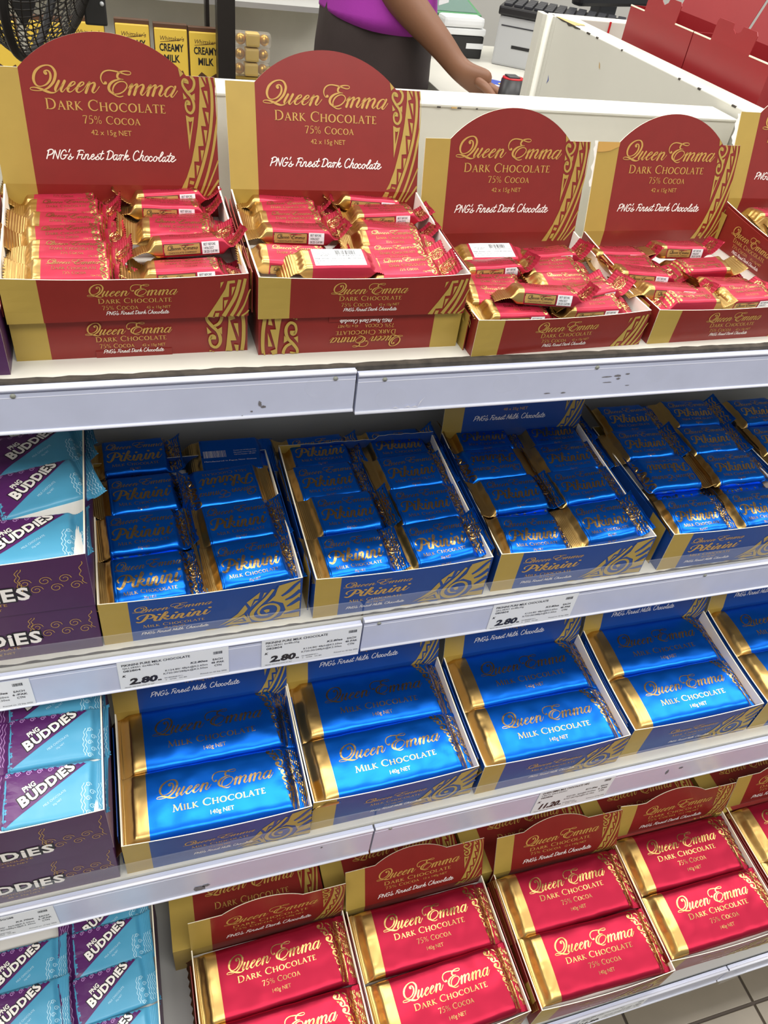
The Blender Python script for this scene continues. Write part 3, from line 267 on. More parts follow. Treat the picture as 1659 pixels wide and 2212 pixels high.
SER = {
 'I': (_stem(.16), .32), 'L': (_stem(.16) + [[(.16, .03, .06), (.52, .03, .06)], [(.54, 0, .05), (.56, .2, .03)]], .6),
 'H': (_stem(.16) + _stem(.74) + [[(.16, .52, H_), (.74, .52, H_)]], .9),
 'T': ([[(.36, 0, T), (.36, 1, T)], [(.23, .02, .04), (.49, .02, .04)], [(.04, .97, .06), (.68, .97, .06)], [(.04, .97, .05), (.02, .8, .03)], [(.68, .97, .05), (.7, .8, .03)]], .72),
 'E': (_stem(.16) + [[(.16, .97, .06), (.5, .97, .06)], [(.5, .98, .05), (.51, .82, .03)], [(.16, .52, H_), (.42, .52, H_)], [(.16, .03, .06), (.52, .03, .06)], [(.53, 0, .05), (.56, .19, .03)]], .6),
 'A': ([[(.08, 0, H_), (.38, 1, H_)], [(.36, 1, T), (.7, 0, T)], [(.19, .36, H_), (.58, .36, H_)], [(-.02, .02, .04), (.2, .02, .04)], [(.58, .02, .04), (.82, .02, .04)]], .8),
 'R': (_stem(.16) + [[(.16, .97, .06), (.38, .97, .08), (.54, .84, .12), (.53, .65, .12), (.38, .51, .08), (.18, .5, H_)], [(.36, .5, .12), (.56, .2, .12), (.74, .01, .07)]], .76),
 'D': (_stem(.16) + [[(.16, .97, .06), (.42, .96, .08), (.68, .82, .12), (.78, .5, .14), (.68, .18, .12), (.42, .04, .08), (.16, .03, .06)]], .9),
 'K': (_stem(.16) + [[(.18, .46, H_), (.58, .98, H_)], [(.48, .98, .04), (.7, .98, .04)], [(.26, .55, .12), (.5, .24, .12), (.76, .01, .07)]], .78),
 'C': ([[(.8, .84, .05), (.66, .95, .07), (.46, .98, .08), (.2, .82, .12), (.1, .5, .14), (.2, .18, .12), (.46, .02, .08), (.66, .05, .07), (.82, .18, .05)], [(.8, .7, .03), (.81, .95, .06)]], .88),
 'O': ([[(.48+.38*math.cos(a*.3927), .5+.48*math.sin(a*.3927), .065+.075*abs(math.cos(a*.3927))) for a in range(17)]], .96),
 'M': ([[(.1, 0, H_), (.2, 1, H_)], [(.18, .98, .13), (.5, .05, .13)], [(.5, .05, H_), (.82, 1, H_)], [(.8, .98, .13), (.9, 0, .13)], [(.0, .02, .04), (.2, .02, .04)], [(.78, .02, .04), (1.02, .02, .04)], [(.08, .98, .04), (.2, .98, .04)], [(.8, .98, .04), (.94, .98, .04)]], 1.02),
 '7': ([[(.06, .84, .04), (.08, .96, .08), (.5, .96, .08)], [(.5, .95, .08), (.34, .5, .11), (.22, 0, .13)]], .58),
 '5': ([[(.48, .97, .08), (.18, .97, .06), (.13, .56, .05)], [(.13, .55, .05), (.3, .6, .08), (.46, .48, .12), (.46, .22, .12), (.3, .05, .09), (.06, .03, .08)]], .58),
 '%': ([[(.2+.13*math.cos(a*.6283), .74+.2*math.sin(a*.6283), .06) for a in range(11)], [(.68+.13*math.cos(a*.6283), .24+.2*math.sin(a*.6283), .06) for a in range(11)], [(.66, .98, .05), (.24, 0, .05)]], .9),
}
def serif(ink, text, x, y, cap, width):              # small capitals fitted to a width
    k = Ink(); cx = 0; first = True
    for ch in text:
        if ch == ' ': cx += .38; first = True; continue
        st, adv = SER[ch]; sc = 1 if (first or ch in '75%') else .8
        for s_ in st: k.stroke([(cx+p[0]*sc, p[1]*sc, p[2]*(.9+.1*sc)) for p in s_], 3, False)
        cx += adv*sc + .06; first = False
    ink.put(k, x, y, width/cx, cap); return ink
FONT = {}
def glyphs(text, bold):
    if (text, bold) in FONT: return FONT[text, bold]
    cu = bpy.data.curves.new('t', 'FONT'); cu.body = text; cu.size = 1; cu.resolution_u = 2; cu.fill_mode = 'FRONT'; cu.offset = bold
    o = bpy.data.objects.new('t', cu); C.objects.link(o)
    dg = bpy.context.evaluated_depsgraph_get(); me = bpy.data.meshes.new_from_object(o.evaluated_get(dg))
    k = Ink(); k.v = [(v.co.x, v.co.y) for v in me.vertices]; k.f = [list(p.vertices) for p in me.polygons]
    bpy.data.objects.remove(o); bpy.data.curves.remove(cu); bpy.data.meshes.remove(me)
    xs = [p[0] for p in k.v] or [0, 1]; x0 = min(xs); k.v = [(p[0]-x0, p[1]) for p in k.v]; k.w = max(xs)-x0; FONT[text, bold] = k; return k
def sans(ink, text, x, y, cap, width=None, bold=0., shear=0., align='l', rot=0):
    g = glyphs(text, bold); sy = cap/.73; sx = sy if width is None else width/g.w
    if align == 'c': x -= g.w*sx/2
    if align == 'r': x -= g.w*sx
    ink.put(g, x, y, sx, sy, rot, shear); return ink
def barcode(ink, x, y, wd, h, seed=3, n=26):
    r = random.Random(seed); cx = x; u = wd/(n*2.2)
    for _ in range(n):
        a = u*r.choice((.6, .9, 1.4)); ink.rect(cx, y, min(cx+a, x+wd), y+h); cx += a + u*r.choice((.6, 1, 1.4))
        if cx > x+wd: break
    return ink
# ---------------------------------------------------------------- flow-wrapped bars
def sstep(t): t = max(0., min(1., t)); return t*t*(3-2*t)
def tri(t): t = t % 1; return 4*t-1 if t < .5 else 3-4*t
def ring_of(w, h, r, nt=14, nc=3, ns=2):
    P = []; r = min(r, h*.98, w*.98)
    def arc(cy, cz, a0):
        for k in range(1, nc+1): a = a0 + math.pi/2*k/(nc+1); P.append((cy+r*math.cos(a), cz+r*math.sin(a)))
    for k in range(nt+1): P.append(((w-r)*(1-2*k/nt), h))
    arc(-(w-r), h-r, math.pi/2)
    for k in range(ns+1): P.append((-w, (h-r)*(1-2*k/ns)))
    arc(-(w-r), -(h-r), math.pi)
    for k in range(nt+1): P.append((-(w-r)*(1-2*k/nt), -h))
    arc(w-r, -(h-r), 1.5*math.pi)
    for k in range(ns+1): P.append((w, -(h-r)*(1-2*k/ns)))
    arc(w-r, h-r, 0)
    return P
def wrapper(root, L, Wd, H, fin, goldw, m_main, m_gold, seed, bendl=0., bendr=0., soft=.0006, tr=None, m_rfin=None, rad=.0035, crease=.0008, dome=.0012):
    a = L/2; tr = tr or H*.55; th = .00035; zf = -.1*H
    def pt(x, y, z, w0):
        s = sstep((abs(x)-(a-tr))/tr); side = 1 if x > 0 else -1
        f = max(0., abs(x)-a)/fin
        hh = (1-s) + th/(H/2)*s; zz = z*hh + zf*s
        nz = noise.noise(Vector((x*55+seed*7.1, y*60, seed))); n2 = noise.noise(Vector((x*140, y*150+seed*3.3, seed*1.7)))
        if z > 0: zz -= dome*(1-s)*(y/(Wd/2))**2
        if f <= 0:
            zz += (soft*nz*1.6 + soft*.5*n2)*(1-.6*s)*(1 if z > -H*.2 else .2)
            zz += s*(1-s)*4*crease*1.6*noise.noise(Vector((side*3.1+seed, y*330, 2.2)))
            e = sstep((abs(x)-(a-.022))/.016)*(1-s); zz += e*crease*noise.noise(Vector((seed*2.3+side, y*190, x*60)))*(1 if z > 0 else .3)
            yy = y*(1 - .012*s)
            yy += .0006*noise.noise(Vector((x*40, z*90, seed*2.1)))
        else:
            zz += .0004*math.sin(f*fin/.0019*6.2832)*(1 if f < .9 else .3) + (bendl if side < 0 else bendr)*f**1.6*fin
            zz += .0016*f*noise.noise(Vector((side*5+seed, y*70, 1.1)))
            yy = y*(1+.02*f)
        xx = x + (side*.0012*tri(y/.0032) if f > .93 else 0)
        return Vector((xx, yy, zz + H/2))
    def stations(x0, x1, step):
        n = max(1, round(abs(x1-x0)/step)); return [x0+(x1-x0)*k/n for k in range(n+1)]
    R = ring_of(Wd/2, H/2, rad)
    def skin(name, xs, mi_of, mats, cap=None):
        vs = []; fs = []; mi = []; n = len(R)
        for x in xs: vs += [pt(x, y, z, 0) for y, z in R]
        for i in range(len(xs)-1):
            xm = (xs[i]+xs[i+1])/2
            for k in range(n): fs.append([i*n+k, (i+1)*n+k, (i+1)*n+(k+1) % n, i*n+(k+1) % n]); mi.append(mi_of(xm))
        fs = [f[::-1] for f in fs]
        return vs, fs, mesh(name, vs, fs, mats, root, mi, True)
    body = stations(-a, -a+tr, .0011) + stations(-a+tr, -a+goldw, .0025)[1:] + stations(-a+goldw, a-tr, .0034)[1:] + stations(a-tr, a, .0011)[1:]
    V1, F1, o1 = skin('wrapper', body, lambda x: 1 if (goldw > 0 and x < -a+goldw) else 0, [m_main, m_gold])
    V2, F2, o2 = skin('crimped_end', stations(-a-fin, -a, .00055), lambda x: 0, [m_gold])
    V3, F3, o3 = skin('crimped_end', stations(a, a+fin, .00055), lambda x: 0, [m_rfin or m_main])
    vs = V1 + V2 + V3; fs = F1 + [[k+len(V1) for k in f] for f in F2] + [[k+len(V1)+len(V2) for k in f] for f in F3]
    bv = BVHTree.FromPolygons(vs, fs)
    def top(u, v, o):
        h = bv.ray_cast(Vector((u, v, 1)), Vector((0, 0, -1)))
        return None if h[0] is None else h[0] + Vector((0, 0, o))
    def front(u, v, o):
        h = bv.ray_cast(Vector((u, -1, v)), Vector((0, 1, 0)))
        return None if h[0] is None else h[0] + Vector((0, -o, 0))
    def bottom(u, v, o):
        h = bv.ray_cast(Vector((u, -v, -1)), Vector((0, 0, 1)))
        return None if h[0] is None else h[0] + Vector((0, 0, -o))
    return top, front, bottom
sc0 = [p for st in DATA['TS'][:2] for p in st]
sx0, sy0 = min(p[0] for p in sc0), min(p[1] for p in sc0); sh0 = max(p[1] for p in sc0)-sy0
INK['scroll'] = ink_of([[((p[0]-sx0)/sh0, (p[1]-sy0)/sh0, p[2]/sh0) for p in st] for st in DATA['TS'][:2]], 3)
for q in DATA['TP'][1:3]: INK['scroll'].poly([((p[0]-sx0)/sh0, (p[1]-sy0)/sh0) for p in q])
def border(k, xf, y0, y1, n, wx=1.):                  # a column of scrolls along a bowed line xf(y)
    h = (y1-y0)/n
    for i in range(n):
        y = y0+h*i; k.put(INK['scroll'], xf(y), y, h*.98*wx, h*1.05, math.atan2(-(xf(y+h)-xf(y)), h))
def sawtooth(k, cx, y0, y1, n, wd):
    h = (y1-y0)/n
    for i in range(n):
        ya, yb = y0+h*i, y0+h*(i+1)
        k.poly([(cx(ya), ya), (cx(ya)+wd, ya+h*.1), (cx(yb)+wd*.35, yb), (cx(yb), yb)])
        k.poly([(cx(ya)+wd*.75, yb-h*.05), (cx(ya)+wd*1.25, yb-h*.1), (cx(ya)+wd*1.25, ya+h*.25)])
def bands(k, xs, y0, y1, wd, curve, wav=0., n=14):
    for j, x in enumerate(xs):
        k.stroke([(x + curve*(2*t/n-1)**2 + wav*math.sin(t*1.7+j), y0+(y1-y0)*t/n, wd*(1+.25*math.sin(t*2.1+j*2))) for t in range(n+1)], 2, False)
def mini_bar(seed, bl, br):
    r = empty('mini_chocolate_bar'); L, Wd, H = .068, .0282, .0145
    top, front, bot = wrapper(r, L, Wd, H, .0135, .0125, 'foil_pink', 'foil_gold', seed, bl, br, .0004)
    k = Ink(); k.put(INK['queen'], -.0175, .0040, .0385); serif(k, 'DARK CHOCOLATE', -.0140, -.0022, .0033, .033); serif(k, '75% COCOA', -.0060, -.0072, .0027, .0170)
    sans(k, '15g NET', .0145, -.0098, .0016, .0085); k.build('lettering', 'foil_letter', r, top, .0002)
    k = Ink(); border(k, lambda y: .0205+.06*(.0115-y), -.0125, .0125, 2, 1.25); bands(k, [.0285, .0305], -.0115, .0115, .0011, .0006)
    for rr in (.0014, .0032, .005, .0068): k.ring(.041, 0, rr, .001, 14)
    bands(k, [.0345, .0358], -.0115, .0115, .0007, .0005); k.build('gold_pattern', 'foil_letter', r, top, .0002, .004)
    p = Ink(); p.rect(-.0205, .0022, .0085, .0112, 10, 3); pl = p.build('name_plate', 'plate_gold', r, front, .0002)
    k = Ink(); k.put(INK['queen'], -.0180, .0062, .0245); sans(k, 'CHOCOLATE COMPANY', -.0172, .0034, .0014, .0225)
    for a_, b_, c_, d_ in ((-.0205, .0022, .0085, .0026), (-.0205, .0108, .0085, .0112), (-.0205, .0022, -.0201, .0112), (.0081, .0022, .0085, .0112)): k.rect(a_, b_, c_, d_, 8 if c_-a_ > .01 else 1, 1)
    k.build('plate_lettering', 'ink_black', pl, front, .0004)
    d = Ink(); d.rect(.0098, .0018, .0235, .0116, 5, 3); dl = d.build('date_label', 'paper', r, front, .0003)
    k = Ink(); sans(k, 'BEST BEFORE', .0112, .0086, .0021, .0096); sans(k, '14/06/2027', .0112, .0056, .0021, .0080); sans(k, '28 225 12:47 PM', .0112, .0028, .0021, .0108); k.build('date_print', 'ink_black', dl, front, .0005)
    b = Ink(); b.rect(-.019, -.0118, .0245, .0118, 12, 6); bl_ = b.build('back_label', 'paper', r, bot, .0003)
    k = Ink(); barcode(k, .001, .003, .021, .0062, 5); sans(k, '9 318068 235076', .001, .0008, .0017, .021); sans(k, 'Store in a cool dry place', -.0175, .0078, .0014, .016); sans(k, '(18\u00b0C)', -.0115, .0056, .0014)
    sans(k, 'Toll Free Number:', -.0165, .0032, .0014, .0135, .012); sans(k, '180 2004', -.013, .001, .0014, None, .012)
    sans(k, 'Allergen Information: Contains soy products. May contain traces of', -.018, -.0032, .0017, .0415, .01); sans(k, 'egg, wheat, nuts and dairy products.', -.018, -.0064, .0017, .028)
    sans(k, 'Sugar, Vanilla Flavour, Lecithin.', -.018, -.0094, .0015, .024); k.build('back_print', 'ink_black', bl_, bot, .0005)
    return r
def small_bar(seed, bl, br):
    r = empty('small_chocolate_bar'); L, Wd, H = .078, .0555, .0152
    top, front, bot = wrapper(r, L, Wd, H, .0125, .0062, 'foil_blue', 'foil_gold', seed, bl, br, .0006, crease=.0013, rad=.0052, dome=.0022)
    k = Ink(); k.put(INK['queen'], -.030, .0092, .0625); k.put(INK['pik'], -.0287, -.0116, .058); serif(k, 'MILK CHOCOLATE', -.0245, -.0182, .0040, .0495); sans(k, '35g NET', -.0065, -.0243, .0027, .0115)
    k.build('lettering', 'foil_letter', r, top, .00022)
    k = Ink(); border(k, lambda y: .0318+.09*(.0255-y), -.0175, .0255, 2, 1.1); k.poly([(.0362, -.0185), (.0392, -.0190), (.0380, -.0255)]); bands(k, [.0405, .0425, .0452, .0474], -.025, .025, .0010, .0008, .0007, 18)
    for rr in (.002, .0044, .0068, .0092): k.ring(.0445, .004, rr, .0011, 16)
    k.build('gold_pattern', 'foil_letter', r, top, .00022, .005)
    k = Ink(); sans(k, '35g NET', -.0065, .0062, .0026, .0115); k.build('edge_print', 'foil_letter', r, front, .0003)
    b = Ink(); barcode(b, -.03, -.005, .030, .011, 8, 30); sans(b, 'Contains soy and dairy products.', .004, .004, .0018, .026); sans(b, 'May contain traces of egg, wheat.', .004, .0005, .0018, .026); sans(b, 'Toll Free Number: 180 2004', .004, -.003, .0018, .024); sans(b, 'Manufactured in Papua New Guinea', -.03, -.012, .002, .058); b.build('back_print', 'ink_white', r, bot, .0003)
    return r
def block(seed, dark, bl=-1.5, br=-.55):
    r = empty('chocolate_block'); L, Wd, H = .177, (.0800 if dark else .0742), .0205
    top, front, bot = wrapper(r, L, Wd, H, .012, .0235, 'foil_red' if dark else 'foil_blue', 'foil_gold', seed, bl, br, .00042, crease=.0013, rad=.0066, dome=.0030)
    k = Ink()
    if dark:
        k.put(INK['queen'], -.0555, .0085, .118); serif(k, 'DARK CHOCOLATE', -.0445, -.0035, .0072, .098); serif(k, '75% COCOA', -.0165, -.0145, .0060, .047); sans(k, '140g NET', -.006, -.0240, .0044, .0225)
    else:
        k.put(INK['queen'], -.0555, .0015, .121); serif(k, 'MILK CHOCOLATE', -.0410, -.0145, .0074, .096); sans(k, '140g NET', -.004, -.0245, .0046, .024)
    k.build('lettering', 'foil_letter', r, top, .00025)
    k = Ink(); xf = lambda y: .0606+.0155*(1-((y+.016)/.052)**2 if y > -.016 else 1.)
    border(k, xf, -.0165, .0355, 3, 1.25); k.poly([(.0765, -.0172), (.0805, -.0178), (.0790, -.0300)]); sawtooth(k, lambda y: .0835-.0045*((y-.004)/.04)**2, -.036, .006, 6, .0028); bands(k, [.0868, .0884], -.036, .010, .0010, -.0015, 0)
    for i in range(5): k.stroke([(.0735+.0028*i, .034-.006*i, .0012), (.0790+.0026*i, .030-.006*i, .0014), (.0775+.0026*i, .023-.006*i, .0012)], 2, False)
    bands(k, [.0845, .0862, .088, .0895], .008, .035, .0010, .0006, .0006)
    bands(k, [.0925, .0945, .0965, .0985], -.033, .033, .0010, .0006, .0008, 22)
    for rr in (.002, .0045, .007, .0095): k.ring(.096, .003, rr, .0011, 16)
    k.build('gold_pattern', 'foil_letter', r, top, .00025, .006)
    return r
def picture_bar(seed, bl, br):
    r = empty('snack_bar'); L, Wd, H = .084, .0545, .012
    top, front, bot = wrapper(r, L, Wd, H, .0125, .004, 'film_sky', 'film_purple', seed, bl, br, .0006, rad=.0045, m_rfin='film_sky')
    k = Ink(); k.poly([(-.042, -.0272), (-.036, -.0272), (.038, .0272), (-.042, .0272)]); k.build('purple_panel', 'film_purple', r, top, .0002, .005)
    k = Ink()
    for bold in ((.11, 'ink_black', .0004), (.045, 'ink_white', .0006)):
        k = Ink(); x, y = -.020, -.010
        for ch, sc, ro in zip('BUDDiES', (1.1, 1, 1, 1, .95, 1, 1.1), (.55, .6, .62, .65, .66, .66, .7)):
            g = glyphs(ch, bold[0]); g0 = glyphs(ch, 0.); s_ = .0125*sc; dxx = -(bold[0])*s_
            k.put(g, x+dxx*math.cos(ro), y+dxx*math.sin(ro), s_, s_, ro); adv = (g0.w+.16)*s_; x += adv*.83; y += adv*.56
        sans(k, 'PNG', -.0195, .0035, .0052, .0115, bold[0]*.8, rot=.55)
        k.build('title' if bold[1] == 'ink_white' else 'title_outline', bold[1], r, top, bold[2], .004)
    k = Ink(); sans(k, 'MILK CHOCOLATE', -.002, -.013, .0024, .022, rot=.56); sans(k, '35g NET', .006, -.0135, .0019, .0085, rot=.56); k.build('lettering', 'film_line', r, top, .0004)
    k = Ink()
    for i in range(5): k.ring(.036+.003*(i % 2), -.022+.0065*i-.002, .0024, .0006, 14, 0, 8., -.0018)
    bands(k, [.030, .0325, .043, .0455, .048, .0505], -.024, .004, .0006, .0015, .0007, 16); k.build('line_pattern', 'film_line', r, top, .0003)
    k = Ink(); bands(k, [-.0505, -.048, -.0455, -.043], -.02, .025, .0006, .0008, .0008, 18)
    for i in range(7): k.ring(-.036+.0095*i, .0225, .0026, .0006, 14, 0, 9., -.0019)
    k.build('lilac_pattern', 'film_lilac', r, top, .0003)
    return r
MINI = [mini_bar(1.3, .9, .6), mini_bar(4.7, -.3, 1.0), mini_bar(8.2, .5, -.4)]
SMALL = [small_bar(2.1, .5, .7), small_bar(5.9, -.2, 1.1), small_bar(9.4, 1.0, .1)]
BLUE = [block(3.3, 0), block(6.1, 0), block(7.7, 0)]
RED = [block(2.7, 1), block(5.2, 1, -1.4, -.4), block(8.8, 1)]
PICT = [picture_bar(1.9, .4, .5), picture_bar(4.4, -.2, .8)]
PROTO_USED = set()
def place(protos, i, x, y, z, yaw=0, pitch=0, roll=0, label='', cat='chocolate bar', group=None):
    p = protos[i % len(protos)]
    if p.name in PROTO_USED: o = copy_tree(p)
    else: o = p; PROTO_USED.add(p.name)
    m = Matrix.Rotation(yaw, 4, 'Z') @ Matrix.Rotation(pitch, 4, 'X') @ Matrix.Rotation(roll, 4, 'Y')
    o.matrix_world = Matrix.Translation((x, y, z+CZ)) @ m
    o.location = (x, y, z+CZ); o.rotation_euler = m.to_euler()
    tag(o, label, cat, group); return o
# ---------------------------------------------------------------- the shop fixture: shelves, rails, floor, counter
XL, XR = -.75, 1.75
fl = tag(mobj('floor', bpy.data.meshes.new('floor')), kind='structure')
fl.data.from_pydata([(-3, -2.5, -.004), (4.5, -2.5, -.004), (4.5, 5, -.004), (-3, 5, -.004)], [], [(0, 1, 2, 3)]); fl.data.materials.append(MAT['grout'])
TP_ = .2075; tile_me = None
for i in range(-2, 8):
    for j in range(-4, 2):
        x0, y0 = .583+(i-1)*TP_, .157+j*TP_
        if tile_me is None:
            t = MB().box(.0022, TP_-.0022, .0022, TP_-.0022, -.006, 0).build('tile', 'tile', fl, bevel=.0008); tile_me = t.data; t.location = (x0, y0, 0)
        else:
            t = mobj('tile', tile_me, fl); t.location = (x0, y0, 0)
bk = tag(wbox('wall_fixture_back', XL, XR, .765, .78, -1.26, -.385, 'shelf_grey'), kind='structure')
kick = tag(wbox('baseboard_fixture', XL, XR, .30, .32, -1.26, -1.17, 'rail_dark'), kind='structure')
def rail_seg(parent, x0, x1, yf, zt, zb, dz0=0., dz1=0., rv=()):
    def bar(name, m, ya, yb, za, zb_, r=0):
        q = MB(); q.hexa([(x0, ya, za+dz0+CZ), (x1, ya, za+dz1+CZ), (x1, yb, za+dz1+CZ), (x0, yb, za+dz0+CZ), (x0, ya, zb_+dz0+CZ), (x1, ya, zb_+dz1+CZ), (x1, yb, zb_+dz1+CZ), (x0, yb, zb_+dz0+CZ)])
        return q.build(name, m, parent, bevel=r)
    g = bar('price_rail', 'rail', yf, yf+.006, zb, zt)
    def ridge(name, y, z, r, m):
        q = MB(); q.tube([(x0, y, z+dz0+CZ), (x1, y, z+dz1+CZ)], r, 8); o = q.build(name, m, g, True); return o
    ridge('top_ridge', yf+.0005, zt-.0008, .0019, 'rail_ridge'); ridge('bottom_ridge', yf-.0002, zb+.0014, .0017, 'rail_ridge')
    bar('groove', 'rail_dark', yf-.0003, yf+.001, zt-.0040, zt-.0034).parent = g
    bar('groove', 'rail_ridge', yf-.0002, yf+.001, zt-.0085, zt-.0079).parent = g
    for x in rv:
        z = zt - .0062 + dz0 + (dz1-dz0)*(x-x0)/(x1-x0)
        MB().tube([(x, yf+.002, z+CZ), (x, yf-.0009, z+CZ)], .0021, 12).build('rivet', 'rivet', g, True)
    return g
def fence(parent, x0, x1, yf, zb, zt):
    r = .008; pts = [(x0, zb)] + [(x0+r-r*math.cos(a*.3927), zt-r+r*math.sin(a*.3927)) for a in range(5)] + [(x1-r+r*math.sin(a*.3927), zt-r+r*math.cos(a*.3927)) for a in range(5)] + [(x1, zb)]
    vs = [(x, yf, z+CZ) for x, z in pts] + [(x, yf+.0011, z+CZ) for x, z in pts]; n = len(pts)
    fs = [list(range(n)), [n+k for k in range(n)][::-1]] + [[k, n+k, n+(k+1) % n, (k+1) % n] for k in range(n)]
    mesh('clear_fence', vs, fs, 'clear_plastic', parent)
def shelf(name, z, yf, th, label, zt, zb, fz, joint, m='shelf_white', rvl=(), rvr=(), dz=(0, 0, 0, 0), mats2=None):
    r = empty(name, 0, 0, -CZ); tag(r, label, 'shelf', 'display shelves')
    wbox('shelf_board', XL, XR, yf+.0075, .764, z-th, z, m, r)
    rail_seg(r, XL, joint-.0012, yf, zt, zb, dz[0], dz[1], rvl); rail_seg(r, joint+.0012, XR, yf, zt, zb, dz[2], dz[3], rvr)
    if fz: fence(r, XL, joint-.001, yf+.0065, zb+.01, fz); fence(r, joint+.001, XR, yf+.0062, zb+.01, fz+.001)
    return r
def worn(parent, z, y0, seed, wmax, x0=XL, x1=XR, m='grime'):
    vs = []; n = 420
    for i in range(n+1):
        x = x0+(x1-x0)*i/n; t = .5+.5*noise.noise(Vector((x*9, seed, 0))); t2 = noise.noise(Vector((x*70, seed, 3))); t3 = noise.noise(Vector((x*240, seed, 5)))
        wd = max(.0012, wmax*(.45+.55*t) + .0016*t2 + .0008*t3)
        vs += [(x, y0, z+CZ), (x, y0+wd, z+CZ)]
    fs = [[2*i, 2*i+2, 2*i+3, 2*i+1] for i in range(n)]
    return mesh('worn_edge', vs, fs, m, parent)
sh1 = shelf('counter_shelf', -.355, .548, .024, 'white top counter shelf with worn dirty front edge and pale lavender rail', -.3575, -.3995, 0, .1795, 'shelf_white', (-.095, .160), (.205, .4185, .7), (.0, .0015, -.0022, -.0))
worn(sh1, -.3547, .5545, 1.0, .0075); wbox('edge_gap', XL, XR, .5535, .556, -.372, -.3549, 'grime', sh1)
sh2 = shelf('middle_shelf', -.617, .482, .022, 'middle shelf with clear plastic front fence, holding small blue bars', -.6205, -.6690, -.592, .1945, 'shelf_white', (.178,), (.212, .62), (-.003, -.001, .003, .001))
worn(sh2, -.6167, .4895, 4.0, .0035)
sh3 = shelf('lower_shelf', -.842, .366, .022, 'lower shelf with clear plastic front fence, holding large blue blocks', -.8455, -.9040, -.812, .2005, 'shelf_white', (), (.22,))
sh4 = shelf('bottom_shelf', -1.135, .186, .03, 'lowest shelf near the floor, holding large red blocks', -1.1395, -1.1850, 0, .705, 'shelf_grey')
# scuffs, stickers and the ends of tape on the rails
def blot(parent, name, cx, cz, w_, h_, yf, seed, m):
    n = 18; vs = [(cx, yf, cz+CZ)] + [(cx+w_/2*math.cos(k*6.2832/n)*(.6+.8*abs(noise.noise(Vector((k*.9, seed, 0))))), yf, cz+CZ+h_/2*math.sin(k*6.2832/n)*(.6+.8*abs(noise.noise(Vector((k*.9, seed, 4)))))) for k in range(n)]
    return mesh(name, vs, [[0, 1+k, 1+(k+1) % n] for k in range(n)], m, parent)
for i, (x, z, a, b) in enumerate(((.095, -.384, .004, .007), (.098, -.387, .006, .003), (.08, -.3955, .003, .002), (.088, -.391, .003, .002), (.1, -.3965, .012, .0015), (.433, -.377, .012, .0018), (.445, -.3765, .01, .003), (.456, -.375, .007, .0022), (.436, -.3835, .014, .0012), (.447, -.380, .005, .003), (.372, -.392, .01, .0016), (.39, -.3925, .006, .0018), (.46, -.3885, .006, .001))):
    blot(sh1, 'scuff', x, z, a, b, .5476, i*3.3, 'scuff')
for i, (x, z, a, b) in enumerate(((.035, -.652, .003, .002), (.41, -.665, .004, .002))): blot(sh2, 'scuff', x, z, a, b, .4816, i*2.1+9, 'scuff')
for i, (x, z, a, b) in enumerate(((.005, -.893, .02, .014), (.012, -.889, .01, .008), (.14, -.86, .003, .004), (.60, -.872, .006, .012), (.62, -.868, .008, .006))): blot(sh3, 'scuff', x, z, a, b, .3656, i*2.7+3, 'scuff')
for n_, (x, z, r_) in enumerate(((.149, -.369, .016), (.2125, -.385, .0145), (.325, -.377, .013), (.49, -.377, .013))):
    q = [(x+r_*math.cos(k*.3142), .5472+.0006*math.sin(k*1.3), z+CZ+r_*.8*math.sin(k*.3142)) for k in range(20)]
    o = mesh('sticker_trace', q, [list(range(20))], 'tape_trace', sh1)
for n_, pts in enumerate((((.664, -1.140), (.70, -1.141), (.698, -1.19), (.655, -1.200)), ((.707, -1.141), (.75, -1.14), (.757, -1.192), (.712, -1.197)))):
    mesh('packing_tape', [(x, .1845+.002*math.sin(n_+k), z+CZ) for k, (x, z) in enumerate(pts)], [[0, 1, 2, 3]], 'tape', sh4)

# counter back panel, its ledge, and the deep white bin to the right
cp = empty('cashier_counter', 0, 0, -CZ); tag(cp, 'white panel with a flat ledge standing behind the red display boxes', 'counter')
wbox('panel', XL, .70, .822, .835, -.385, -.2165, 'counter_white', cp); wbox('ledge', XL, .700, .820, .872, -.2165, -.2140, 'counter_white', cp, .0006)
wbox('inner_panel', XL, .70, .858, .870, -1.26, -.2165, 'counter_white', cp); wbox('shelf_deck', XL, .70, .764, .822, -.379, -.3555, 'shelf_white', cp)
for x, w_ in ((.322, .004), (.338, .006), (.345, .004), (.366, .002), (.43, .002), (.59, .003)): wbox('chip', x, x+w_, .8196, .8203, -.2172, -.2158, 'bare_wood' if w_ > .004 else 'grime', cp)
bn = empty('display_bin', 0, 0, -CZ); tag(bn, 'deep white bin with chipped wooden corner, beside the counter ledge', 'bin')
BX0 = .675
def skewbox(name, xa0, xa1, xb0, xb1, ya, yb, z0, z1, m, parent):      # wall running back, not quite square to the shelf
    return MB().hexa([(xa0, ya, z0+CZ), (xa1, ya, z0+CZ), (xb1, yb, z0+CZ), (xb0, yb, z0+CZ), (xa0, ya, z1+CZ), (xa1, ya, z1+CZ), (xb1, yb, z1+CZ), (xb0, yb, z1+CZ)]).build(name, m, parent, bevel=.0012)
skewbox('side_wall', .7065, .7465, .6925, .7330, .80, 1.305, -1.26, -.2045, 'counter_white', bn)
skewbox('corner_post', .6765, .6865, .6765, .6865, 1.322, 1.345, -1.26, -.2040, 'counter_white', bn)
MB().tube([(.6900, 1.322, -1.26+CZ), (.6900, 1.322, -.2045+CZ)], .0065, 14).build('corner_post', 'counter_white', bn, True)
